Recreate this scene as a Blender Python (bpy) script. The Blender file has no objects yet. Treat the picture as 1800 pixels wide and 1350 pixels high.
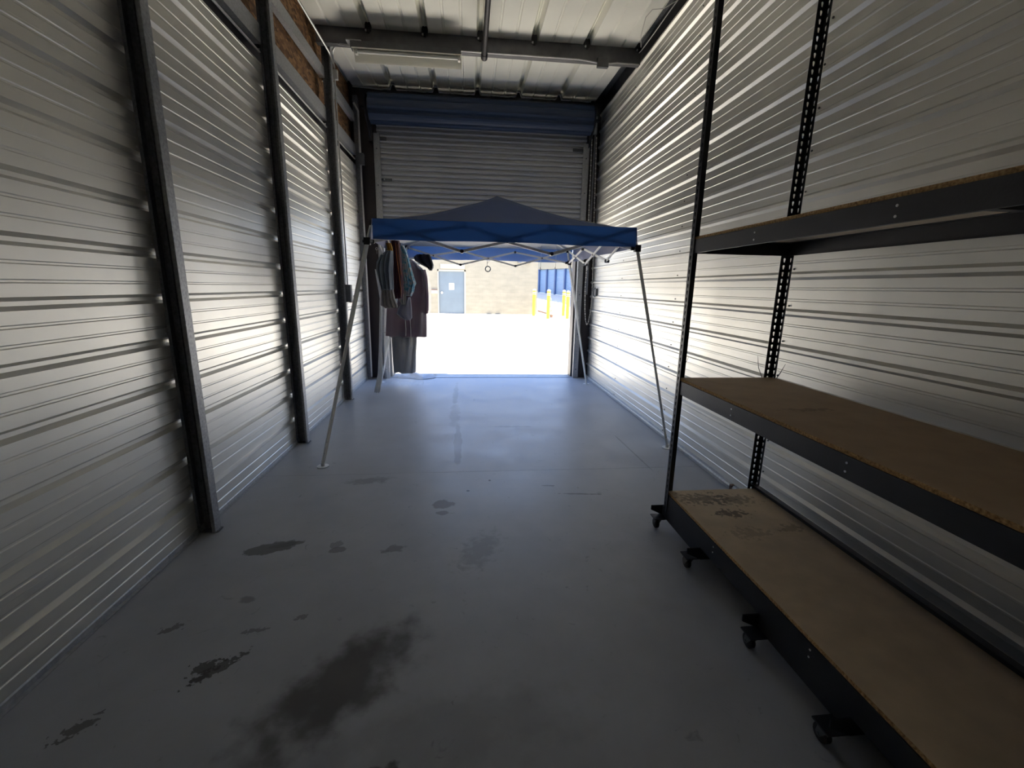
import bpy, math, random
from mathutils import Vector, Matrix
random.seed(7)
SC = bpy.context.scene
COL = SC.collection
PI = math.pi

# ------------------------------------------------------------------ camera
def make_camera():
    yaw, pitch, roll, F = 0.100537085, -0.21817694, 0.018288897, 765.994478
    f = Vector((math.sin(yaw)*math.cos(pitch), math.cos(yaw)*math.cos(pitch), math.sin(pitch)))
    r = f.cross(Vector((0, 0, 1))).normalized()
    u = r.cross(f)
    c, s = math.cos(roll), math.sin(roll)
    r2 = c*r + s*u
    u2 = -s*r + c*u
    cam = bpy.data.cameras.new('camera')
    cam.sensor_fit = 'HORIZONTAL'
    cam.sensor_width = 36.0
    cam.lens = F/1800*36.0
    cam.clip_start = 0.05
    cam.clip_end = 500
    o = bpy.data.objects.new('camera', cam)
    COL.objects.link(o)
    m = Matrix((r2, u2, -f)).transposed().to_4x4()
    m.translation = Vector((1.64094976, 0.0, 1.49362374))
    o.matrix_world = m
    SC.camera = o
make_camera()

# ------------------------------------------------------------------ world, sun, exposure
SUN_DIR = Vector((0.50, -0.012, 0.86)).normalized()      # towards the sun, almost along the front wall
SUN_STRENGTH = 9.5
SKY_STRENGTH = 0.92
EXPOSURE = 2.14
w = bpy.data.worlds.new('sky')
SC.world = w
w.use_nodes = True
nt = w.node_tree
nt.nodes.clear()
wo = nt.nodes.new('ShaderNodeOutputWorld')
bg = nt.nodes.new('ShaderNodeBackground')
tc = nt.nodes.new('ShaderNodeTexCoord')
sep = nt.nodes.new('ShaderNodeSeparateXYZ')
ramp = nt.nodes.new('ShaderNodeValToRGB')
ramp.color_ramp.elements[0].position = 0.0
ramp.color_ramp.elements[0].color = (0.62, 0.74, 0.92, 1)
ramp.color_ramp.elements[1].position = 0.7
ramp.color_ramp.elements[1].color = (0.16, 0.33, 0.78, 1)
nt.links.new(tc.outputs['Generated'], sep.inputs[0])
nt.links.new(sep.outputs['Z'], ramp.inputs[0])
nt.links.new(ramp.outputs[0], bg.inputs[0])
bg.inputs[1].default_value = SKY_STRENGTH
nt.links.new(bg.outputs[0], wo.inputs[0])
sl = bpy.data.lights.new('sun', 'SUN')
sl.energy = SUN_STRENGTH
sl.angle = 0.0093
sl.color = (1.0, 0.94, 0.82)
so = bpy.data.objects.new('sun', sl)
COL.objects.link(so)
so.location = (6, 6, 12)
so.rotation_euler = SUN_DIR.to_track_quat('Z', 'Y').to_euler()
SC.view_settings.view_transform = 'Standard'
SC.view_settings.look = 'None'
SC.view_settings.gamma = 1.0
SC.view_settings.use_curve_mapping = False
SC.view_settings.exposure = EXPOSURE
cy = SC.cycles
cy.use_denoising = True
cy.max_bounces = 16
cy.diffuse_bounces = 12
cy.glossy_bounces = 10
cy.transmission_bounces = 8
cy.transparent_max_bounces = 16
cy.sample_clamp_indirect = 8.0
cy.caustics_reflective = True
cy.blur_glossy = 1.5
cy.caustics_refractive = False

# ------------------------------------------------------------------ materials
def mat(name, col, rough=0.6, metal=0.0, noise=None, bump=None, spec=0.5, trans=None, emis=None, alpha=None):
    """noise = (scale, amount, detail, stretch) colour variation; bump = (scale, strength, stretch)"""
    m = bpy.data.materials.new(name)
    m.use_nodes = True
    n = m.node_tree.nodes
    l = m.node_tree.links
    b = n['Principled BSDF']
    b.inputs['Base Color'].default_value = (*col, 1)
    b.inputs['Roughness'].default_value = rough
    b.inputs['Metallic'].default_value = metal
    b.inputs['Specular IOR Level'].default_value = spec
    if noise or bump:
        t = n.new('ShaderNodeTexCoord')
    if noise:
        mp = n.new('ShaderNodeMapping')
        mp.inputs['Scale'].default_value = noise[3] if len(noise) > 3 else (1, 1, 1)
        l.new(t.outputs['Object'], mp.inputs[0])
        tx = n.new('ShaderNodeTexNoise')
        tx.inputs['Scale'].default_value = noise[0]
        tx.inputs['Detail'].default_value = noise[2]
        l.new(mp.outputs[0], tx.inputs['Vector'])
        mr = n.new('ShaderNodeMapRange')
        mr.inputs['From Min'].default_value = 0.3
        mr.inputs['From Max'].default_value = 0.7
        mr.inputs['To Min'].default_value = 1-noise[1]
        mr.inputs['To Max'].default_value = 1+noise[1]
        l.new(tx.outputs['Fac'], mr.inputs[0])
        mx = n.new('ShaderNodeVectorMath')
        mx.operation = 'SCALE'
        mx.inputs[0].default_value = col
        l.new(mr.outputs[0], mx.inputs['Scale'])
        l.new(mx.outputs[0], b.inputs['Base Color'])
    if bump:
        mp2 = n.new('ShaderNodeMapping')
        mp2.inputs['Scale'].default_value = bump[2] if len(bump) > 2 else (1, 1, 1)
        l.new(t.outputs['Object'], mp2.inputs[0])
        tb = n.new('ShaderNodeTexNoise')
        tb.inputs['Scale'].default_value = bump[0]
        tb.inputs['Detail'].default_value = 3
        l.new(mp2.outputs[0], tb.inputs['Vector'])
        bp = n.new('ShaderNodeBump')
        bp.inputs['Strength'].default_value = bump[1]
        bp.inputs['Distance'].default_value = 0.02
        l.new(tb.outputs['Fac'], bp.inputs['Height'])
        l.new(bp.outputs[0], b.inputs['Normal'])
    if trans:       # (fraction, colour): light coming through thin cloth
        tr = n.new('ShaderNodeBsdfTranslucent')
        tr.inputs[0].default_value = (*trans[1], 1)
        ms = n.new('ShaderNodeMixShader')
        ms.inputs[0].default_value = trans[0]
        l.new(b.outputs[0], ms.inputs[1])
        l.new(tr.outputs[0], ms.inputs[2])
        l.new(ms.outputs[0], n['Material Output'].inputs[0])
    if alpha is not None:
        tp = n.new('ShaderNodeBsdfTransparent')
        ms = n.new('ShaderNodeMixShader')
        ms.inputs[0].default_value = alpha
        src = n['Material Output'].inputs[0].links[0].from_socket
        l.new(tp.outputs[0], ms.inputs[1])
        l.new(src, ms.inputs[2])
        l.new(ms.outputs[0], n['Material Output'].inputs[0])
    return m

M = {}
M['sheet'] = mat('galvalume_sheet', (0.68, 0.665, 0.615), 0.43, 0.68, (1.4, 0.07, 5, (1, 1, 1)), (1.6, 0.03, (1, 1, 1)))
M['roof'] = mat('roof_sheet', (0.90, 0.89, 0.81), 0.6, 0.0, (1.5, 0.06, 4), None)
M['curtain'] = mat('curtain_steel_grey', (0.52, 0.53, 0.545), 0.5, 0.1, (3, 0.05, 3))
M['galv'] = mat('galvanized_steel', (0.19, 0.197, 0.21), 0.6, 0.4, (60, 0.28, 4), (90, 0.1))
M['galv_flange_lit'] = mat('galvanized_flange_lit', (0.34, 0.35, 0.36), 0.5, 0.4, (60, 0.25, 4), (90, 0.1))  # lit room side of the posts, painted lighter than their web
M['galv_light'] = mat('galvanized_steel_bright', (0.42, 0.43, 0.44), 0.5, 0.5, (50, 0.15, 4))
M['dark_steel'] = mat('dark_red_iron', (0.055, 0.055, 0.06), 0.6, 0.3, (12, 0.25, 4))
M['beam_steel'] = mat('purlin_steel', (0.13, 0.13, 0.135), 0.5, 0.5, (6, 0.3, 5, (1, 4, 1)))
M['brown'] = mat('dark_brown_trim', (0.035, 0.026, 0.026), 0.5, 0.0, (8, 0.1, 3))
M['blue_curtain'] = mat('blue_painted_steel', (0.014, 0.032, 0.078), 0.45, 0.0, (4, 0.06, 3))
M['black_pipe'] = mat('black_iron_pipe', (0.03, 0.027, 0.03), 0.5, 0.3, (30, 0.2, 3))
M['white_metal'] = mat('white_enamel', (0.78, 0.77, 0.72), 0.4, 0.0, (20, 0.03, 3))
M['lens'] = mat('white_acrylic_lens', (0.80, 0.79, 0.74), 0.35, 0.0, None, None, trans=(0.75, (0.95, 0.94, 0.88)))
M['tube'] = mat('frosted_tube', (0.86, 0.86, 0.82), 0.3)
M['conduit'] = mat('conduit_zinc', (0.55, 0.55, 0.54), 0.4, 0.6, (30, 0.08, 3))
M['box_grey'] = mat('electrical_box_grey', (0.12, 0.125, 0.13), 0.6, 0.2, (20, 0.1, 3))
M['plastic_white'] = mat('outlet_cover', (0.75, 0.74, 0.70), 0.5)
M['rack'] = mat('rack_black_enamel', (0.013, 0.014, 0.019), 0.42, 0.0, (20, 0.15, 3), (120, 0.04))
M['bolt'] = mat('zinc_bolt', (0.75, 0.75, 0.75), 0.3, 0.8)
M['rubber'] = mat('black_rubber', (0.012, 0.012, 0.013), 0.6)
M['tent_steel'] = mat('tent_leg_enamel', (0.80, 0.80, 0.78), 0.38, 0.0, (30, 0.05, 3))
M['tent_plastic'] = mat('tent_joint_plastic', (0.02, 0.02, 0.024), 0.5)
M['yellow'] = mat('yellow_bollard_sleeve', (0.62, 0.36, 0.02), 0.5)
M['cream_cap'] = mat('cream_cap', (0.85, 0.78, 0.60), 0.6)
M['stucco'] = mat('beige_block', (0.42, 0.34, 0.235), 0.85)
M['door_grey'] = mat('grey_steel_door', (0.11, 0.14, 0.165), 0.5, 0, (2, 0.06, 3))
M['paper'] = mat('paper', (0.8, 0.85, 0.88), 0.7)
M['cream_band'] = mat('cream_band', (0.36, 0.33, 0.25), 0.8)
M['sky_blue_door'] = mat('light_blue_door', (0.13, 0.24, 0.46), 0.5, 0, None, None)
M['navy_pier'] = mat('navy_pier', (0.05, 0.10, 0.25), 0.6)
M['drive'] = mat('pale_concrete', (0.55, 0.52, 0.47), 0.9, 0, (1.5, 0.05, 6))
M['gap_dark'] = mat('dark_joint', (0.05, 0.05, 0.05), 0.9)
M['wood_block'] = mat('brown_pipe', (0.16, 0.09, 0.06), 0.8)
M['leaf'] = mat('dry_green_leaf', (0.22, 0.28, 0.10), 0.7)
M['rope'] = mat('white_rope', (0.62, 0.60, 0.55), 0.8)
M['wire'] = mat('thin_grey_wire', (0.30, 0.29, 0.27), 0.5)
M['zip'] = mat('black_cable_tie', (0.05, 0.05, 0.05), 0.4)
M['rust'] = mat('rusty_end', (0.15, 0.09, 0.06), 0.8, 0, (60, 0.4, 4))

def nodes_of(m):
    return m.node_tree.nodes, m.node_tree.links

def ramp_mat(name, stops, scale, rough, detail=8, stretch=(1, 1, 1), bumpstr=0.0, kind='noise'):
    m = bpy.data.materials.new(name)
    m.use_nodes = True
    n, l = nodes_of(m)
    b = n['Principled BSDF']
    b.inputs['Roughness'].default_value = rough
    t = n.new('ShaderNodeTexCoord')
    mp = n.new('ShaderNodeMapping')
    mp.inputs['Scale'].default_value = stretch
    l.new(t.outputs['Object'], mp.inputs[0])
    if kind == 'noise':
        tx = n.new('ShaderNodeTexNoise')
        tx.inputs['Detail'].default_value = detail
        out = tx.outputs['Fac']
    else:
        tx = n.new('ShaderNodeTexVoronoi')
        out = tx.outputs['Color']
    tx.inputs['Scale'].default_value = scale
    l.new(mp.outputs[0], tx.inputs['Vector'])
    cr = n.new('ShaderNodeValToRGB')
    els = cr.color_ramp.elements
    while len(els) < len(stops):
        els.new(0.5)
    for e, (p, c) in zip(els, stops):
        e.position = p
        e.color = (*c, 1)
    l.new(out, cr.inputs[0])
    l.new(cr.outputs[0], b.inputs['Base Color'])
    if bumpstr:
        bp = n.new('ShaderNodeBump')
        bp.inputs['Strength'].default_value = bumpstr
        bp.inputs['Distance'].default_value = 0.004
        l.new(out, bp.inputs['Height'])
        l.new(bp.outputs[0], b.inputs['Normal'])
    return m

M['osb'] = ramp_mat('oriented_strand_board', [(0.0, (0.05, 0.025, 0.012)), (0.45, (0.17, 0.085, 0.035)), (1.0, (0.36, 0.20, 0.085))], 42, 0.8, stretch=(1, 0.45, 1), bumpstr=0.3, kind='voronoi')
M['board_edge'] = ramp_mat('particle_board_edge', [(0.3, (0.20, 0.10, 0.03)), (0.5, (0.46, 0.28, 0.11)), (0.75, (0.72, 0.50, 0.24))], 120, 0.85, detail=4, bumpstr=0.5)
M['cloth_floral'] = ramp_mat('floral_cloth', [(0.2, (0.05, 0.13, 0.28)), (0.42, (0.10, 0.30, 0.42)), (0.52, (0.42, 0.55, 0.60)), (0.62, (0.55, 0.42, 0.40)), (0.7, (0.30, 0.45, 0.52))], 22, 0.9, detail=3)

# particle board top with scuffs at the far end of the lowest board
def board_mat(name, col, marks=None):
    m = mat(name, col, 0.65, 0, (9, 0.10, 6))
    if marks:
        n, l = nodes_of(m)
        b = n['Principled BSDF']
        src = b.inputs['Base Color'].links[0].from_socket
        t = n.new('ShaderNodeNewGeometry')
        for (cx, cy, rx, ry, s) in marks:
            src = stain(n, l, t.outputs['Position'], src, cx, cy, rx, ry, 0.0, (0.07, 0.055, 0.04), s, 0.5, 38.0, 1.5)
        l.new(src, b.inputs['Base Color'])
    return m

def stain(n, l, pos, src, cx, cy, rx, ry, ang, col, strength, soft=0.3, nscale=9.0, distort=0.7):
    """one mark with a shape of its own on a floor or board: an ellipse broken up by noise"""
    mp = n.new('ShaderNodeMapping')
    mp.vector_type = 'TEXTURE'
    mp.inputs['Location'].default_value = (cx, cy, 0)
    mp.inputs['Rotation'].default_value = (0, 0, ang)
    mp.inputs['Scale'].default_value = (rx, ry, 1e3)
    l.new(pos, mp.inputs[0])
    ln = n.new('ShaderNodeVectorMath')
    ln.operation = 'LENGTH'
    l.new(mp.outputs[0], ln.inputs[0])
    nz = n.new('ShaderNodeTexNoise')
    nz.inputs['Scale'].default_value = nscale
    nz.inputs['Detail'].default_value = 5
    l.new(pos, nz.inputs['Vector'])
    ad = n.new('ShaderNodeMath')
    ad.operation = 'MULTIPLY_ADD'
    ad.inputs[1].default_value = distort*4
    l.new(nz.outputs['Fac'], ad.inputs[0])
    l.new(ln.outputs['Value'], ad.inputs[2])
    mr = n.new('ShaderNodeMapRange')
    mr.interpolation_type = 'SMOOTHSTEP'
    mr.inputs['From Min'].default_value = 1.0+distort*2-soft*0.5
    mr.inputs['From Max'].default_value = 1.0+distort*2+soft
    mr.inputs['To Min'].default_value = strength
    mr.inputs['To Max'].default_value = 0.0
    l.new(ad.outputs[0], mr.inputs[0])
    mx = n.new('ShaderNodeMix')
    mx.data_type = 'RGBA'
    mx.inputs['B'].default_value = (*col, 1)
    l.new(mr.outputs[0], mx.inputs['Factor'])
    l.new(src, mx.inputs['A'])
    return mx.outputs['Result']

M['board_low'] = board_mat('particle_board_worn', (0.62, 0.48, 0.31), [(3.05, 2.30, 0.12, 0.05, 0.6), (3.12, 2.12, 0.07, 0.03, 0.75), (3.22, 2.28, 0.10, 0.05, 0.5), (3.35, 1.95, 0.05, 0.03, 0.4), (3.1, 1.92, 0.08, 0.04, 0.3)])
M['board_mid'] = board_mat('particle_board_brown', (0.47, 0.345, 0.22), [(3.12, 1.72, 0.07, 0.02, 0.4)])
M['board_top'] = board_mat('particle_board_top', (0.46, 0.35, 0.22))
M['board_under'] = mat('particle_board_white_underside', (0.86, 0.75, 0.58), 0.6)

def floor_mat():
    m = bpy.data.materials.new('grey_sealed_concrete')
    m.use_nodes = True
    n, l = nodes_of(m)
    b = n['Principled BSDF']
    g = n.new('ShaderNodeNewGeometry')
    P = g.outputs['Position']
    nz = n.new('ShaderNodeTexNoise')
    nz.inputs['Scale'].default_value = 2.2
    nz.inputs['Detail'].default_value = 8
    nz.inputs['Roughness'].default_value = 0.6
    l.new(P, nz.inputs['Vector'])
    cr = n.new('ShaderNodeValToRGB')
    cr.color_ramp.elements[0].position = 0.3
    cr.color_ramp.elements[0].color = (0.36, 0.37, 0.385, 1)
    cr.color_ramp.elements[1].position = 0.7
    cr.color_ramp.elements[1].color = (0.445, 0.457, 0.475, 1)
    l.new(nz.outputs['Fac'], cr.inputs[0])
    # fine dark specks and scuffs
    n2 = n.new('ShaderNodeTexNoise')
    n2.inputs['Scale'].default_value = 16
    n2.inputs['Detail'].default_value = 6
    n2.inputs['Distortion'].default_value = 1.2
    l.new(P, n2.inputs['Vector'])
    mr = n.new('ShaderNodeMapRange')
    mr.inputs['From Min'].default_value = 0.66
    mr.inputs['From Max'].default_value = 0.76
    mr.inputs['To Max'].default_value = 0.40
    l.new(n2.outputs['Fac'], mr.inputs[0])
    mx = n.new('ShaderNodeMix')
    mx.data_type = 'RGBA'
    mx.inputs['B'].default_value = (0.10, 0.10, 0.10, 1)
    l.new(mr.outputs[0], mx.inputs['Factor'])
    l.new(cr.outputs[0], mx.inputs['A'])
    src = mx.outputs['Result']
    D = (0.055, 0.052, 0.045)
    G = (0.10, 0.098, 0.085)
    S = [  # cx, cy, rx, ry, angle, colour, strength, softness, noise scale, distortion
        (1.14, 1.43, 0.115, 0.25, -0.72, D, 0.85, 0.8, 9, 0.55),
        (1.27, 1.62, 0.12, 0.08, 0.4, D, 0.35, 1.0, 12, 0.6),
        (1.55, 1.20, 0.30, 0.10, 0.2, G, 0.25, 1.2, 9, 0.9),
        (1.33, 1.08, 0.08, 0.035, 0.3, D, 0.8, 0.3, 20, 0.5),
        (0.50, 2.375, 0.135, 0.055, 0.35, G, 0.85, 0.12, 13, 0.35),
        (0.575, 2.40, 0.10, 0.022, 0.25, G, 0.8, 0.12, 16, 0.35),
        (0.885, 2.325, 0.045, 0.028, 0.3, G, 0.6, 0.15, 18, 0.4),
        (0.86, 2.38, 0.04, 0.03, 0.9, G, 0.45, 0.15, 25, 0.6),
        (1.20, 2.315, 0.055, 0.035, 0.2, G, 0.55, 0.2, 20, 0.5),
        (1.455, 2.83, 0.075, 0.055, 0.0, (0.13, 0.12, 0.105), 0.7, 0.2, 15, 0.4),
        (1.46, 2.71, 0.04, 0.03, 0.0, G, 0.6, 0.2, 15, 0.4),
        (0.60, 1.55, 0.05, 0.03, 0.2, D, 0.85, 0.15, 45, 1.1),
        (0.645, 1.545, 0.09, 0.022, 0.75, D, 0.8, 0.15, 42, 1.0),
        (0.60, 1.50, 0.025, 0.02, 0.7, D, 0.7, 0.15, 42, 1.0),
        (0.335, 1.775, 0.04, 0.018, 0.5, D, 0.65, 0.2, 48, 1.2),
        (0.70, 1.735, 0.05, 0.012, 0.1, D, 0.5, 0.2, 48, 1.2),
        (0.31, 1.33, 0.05, 0.022, 0.8, D, 0.7, 0.2, 48, 1.2),
        (0.87, 1.80, 0.03, 0.012, 0.3, D, 0.5, 0.2, 48, 1.2),
        (0.57, 1.94, 0.03, 0.02, 0.1, G, 0.5, 0.4, 20, 0.5),
        (1.70, 2.27, 0.14, 0.07, 1.1, G, 0.35, 0.8, 22, 0.9),
        (2.45, 2.93, 0.16, 0.010, -0.1, D, 0.6, 0.15, 24, 0.5),
        (2.25, 3.08, 0.05, 0.010, -0.1, D, 0.5, 0.15, 24, 0.5),
        (1.63, 3.03, 0.012, 0.014, 0, (0.02, 0.02, 0.02), 0.9, 0.1, 5, 0.1),
        (1.80, 3.20, 0.010, 0.012, 0, (0.02, 0.02, 0.02), 0.9, 0.1, 5, 0.1),
        (1.53, 4.05, 0.035, 0.55, 0.02, (0.20, 0.18, 0.17), 0.65, 0.2, 6, 0.35),
        (1.47, 5.05, 0.05, 0.45, 0.02, (0.23, 0.21, 0.20), 0.5, 0.4, 7, 0.5),
        (1.45, 6.05, 0.03, 0.55, 0.0, (0.17, 0.155, 0.15), 0.45, 0.5, 7, 0.5),
        (3.17, 3.78, 0.008, 0.50, 0.03, (0.11, 0.105, 0.10), 0.5, 0.2, 9, 0.4),
        (0.86, 3.25, 0.14, 0.04, 0.1, G, 0.45, 0.6, 18, 0.8),
        (2.12, 4.55, 0.18, 0.02, -0.05, (0.13, 0.13, 0.14), 0.4, 0.6, 16, 0.8),
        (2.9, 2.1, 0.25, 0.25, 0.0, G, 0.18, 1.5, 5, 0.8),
    ]
    for s in S:
        src = stain(n, l, P, src, *s)
    l.new(src, b.inputs['Base Color'])
    rr = n.new('ShaderNodeMapRange')
    rr.inputs['From Min'].default_value = 0.3
    rr.inputs['From Max'].default_value = 0.7
    rr.inputs['To Min'].default_value = 0.36
    rr.inputs['To Max'].default_value = 0.52
    l.new(nz.outputs['Fac'], rr.inputs[0])
    l.new(rr.outputs[0], b.inputs['Roughness'])
    b.inputs['Specular IOR Level'].default_value = 0.45
    bp = n.new('ShaderNodeBump')
    bp.inputs['Strength'].default_value = 0.06
    bp.inputs['Distance'].default_value = 0.01
    l.new(n2.outputs['Fac'], bp.inputs['Height'])
    l.new(bp.outputs[0], b.inputs['Normal'])
    return m
M['floor'] = floor_mat()

def block_mat():
    m = mat('beige_painted_block', (0.235, 0.212, 0.16), 0.85, 0, (1.6, 0.10, 5, (1, 1, 3)))
    n, l = nodes_of(m)
    b = n['Principled BSDF']
    src = b.inputs['Base Color'].links[0].from_socket
    t = n.new('ShaderNodeTexCoord')
    mp = n.new('ShaderNodeMapping')
    mp.inputs['Rotation'].default_value = (PI/2, 0, 0)
    l.new(t.outputs['Object'], mp.inputs[0])
    br = n.new('ShaderNodeTexBrick')
    br.inputs['Scale'].default_value = 1.0
    br.inputs['Brick Width'].default_value = 0.4
    br.inputs['Row Height'].default_value = 0.2
    br.inputs['Mortar Size'].default_value = 0.008
    br.inputs['Color1'].default_value = (1, 1, 1, 1)
    br.inputs['Color2'].default_value = (0.97, 0.97, 0.97, 1)
    br.inputs['Mortar'].default_value = (0.90, 0.90, 0.90, 1)
    l.new(mp.outputs[0], br.inputs['Vector'])
    mx = n.new('ShaderNodeVectorMath')
    mx.operation = 'MULTIPLY'
    l.new(src, mx.inputs[0])
    l.new(br.outputs['Color'], mx.inputs[1])
    l.new(mx.outputs[0], b.inputs['Base Color'])
    return m
M['block'] = block_mat()

def canopy_mat():
    """polyester: slate blue outside, silver coated inside, thin enough to pass some light"""
    m = bpy.data.materials.new('canopy_polyester')
    m.use_nodes = True
    n, l = nodes_of(m)
    b = n['Principled BSDF']
    b.inputs['Roughness'].default_value = 0.8
    g = n.new('ShaderNodeNewGeometry')
    mx = n.new('ShaderNodeMix')
    mx.data_type = 'RGBA'
    mx.inputs['A'].default_value = (0.085, 0.11, 0.18, 1)
    mx.inputs['B'].default_value = (0.68, 0.68, 0.66, 1)
    l.new(g.outputs['Backfacing'], mx.inputs['Factor'])
    l.new(mx.outputs['Result'], b.inputs['Base Color'])
    tr = n.new('ShaderNodeBsdfTranslucent')
    tr.inputs[0].default_value = (0.03, 0.07, 0.22, 1)
    ms = n.new('ShaderNodeMixShader')
    ms.inputs[0].default_value = 0.10
    l.new(b.outputs[0], ms.inputs[1])
    l.new(tr.outputs[0], ms.inputs[2])
    l.new(ms.outputs[0], n['Material Output'].inputs[0])
    nz = n.new('ShaderNodeTexNoise')
    nz.inputs['Scale'].default_value = 3
    bp = n.new('ShaderNodeBump')
    bp.inputs['Strength'].default_value = 0.25
    bp.inputs['Distance'].default_value = 0.03
    l.new(nz.outputs['Fac'], bp.inputs['Height'])
    l.new(bp.outputs[0], b.inputs['Normal'])
    return m
M['canopy'] = canopy_mat()
M['valance'] = mat('valance_blue', (0.045, 0.08, 0.20), 0.8, 0, (3, 0.06, 3), (5, 0.2), trans=(0.38, (0.014, 0.060, 0.21)))
def two_sided(m, inner):
    n, l = nodes_of(m)
    b = n['Principled BSDF']
    src = b.inputs['Base Color'].links[0].from_socket
    g = n.new('ShaderNodeNewGeometry')
    mx = n.new('ShaderNodeMix')
    mx.data_type = 'RGBA'
    mx.inputs['B'].default_value = (*inner, 1)
    l.new(g.outputs['Backfacing'], mx.inputs['Factor'])
    l.new(src, mx.inputs['A'])
    l.new(mx.outputs['Result'], b.inputs['Base Color'])
two_sided(M['valance'], (0.30, 0.31, 0.42))
M['film'] = mat('clear_garment_film', (0.85, 0.83, 0.78), 0.3, 0, None, (7, 0.8), trans=(0.6, (0.9, 0.88, 0.82)), alpha=0.17)

def cloth(name, col, tr=0.12):
    return mat(name, col, 0.9, 0, (9, 0.12, 4), (16, 0.25), trans=(tr, col))
M['maroon'] = cloth('maroon_cloth', (0.085, 0.028, 0.042))
M['plum'] = cloth('plum_cloth', (0.11, 0.05, 0.08), 0.25)
M['charcoal'] = cloth('charcoal_cloth', (0.055, 0.055, 0.068), 0.1)
M['grey_cloth'] = cloth('blue_grey_cloth', (0.27, 0.30, 0.34), 0.2)
M['beige_cloth'] = cloth('beige_grey_cloth', (0.42, 0.39, 0.36), 0.25)
M['white_cloth'] = cloth('white_cloth', (0.66, 0.66, 0.66), 0.3)
M['lavender'] = cloth('lavender_grey_cloth', (0.32, 0.32, 0.38), 0.25)
M['mustard'] = cloth('mustard_cloth', (0.45, 0.23, 0.03), 0.15)
M['tan'] = cloth('tan_cloth', (0.28, 0.17, 0.10), 0.2)
M['navy'] = cloth('black_navy_cloth', (0.018, 0.018, 0.030), 0.05)
M['orange_piping'] = mat('orange_piping', (0.42, 0.15, 0.05), 0.8)

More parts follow.
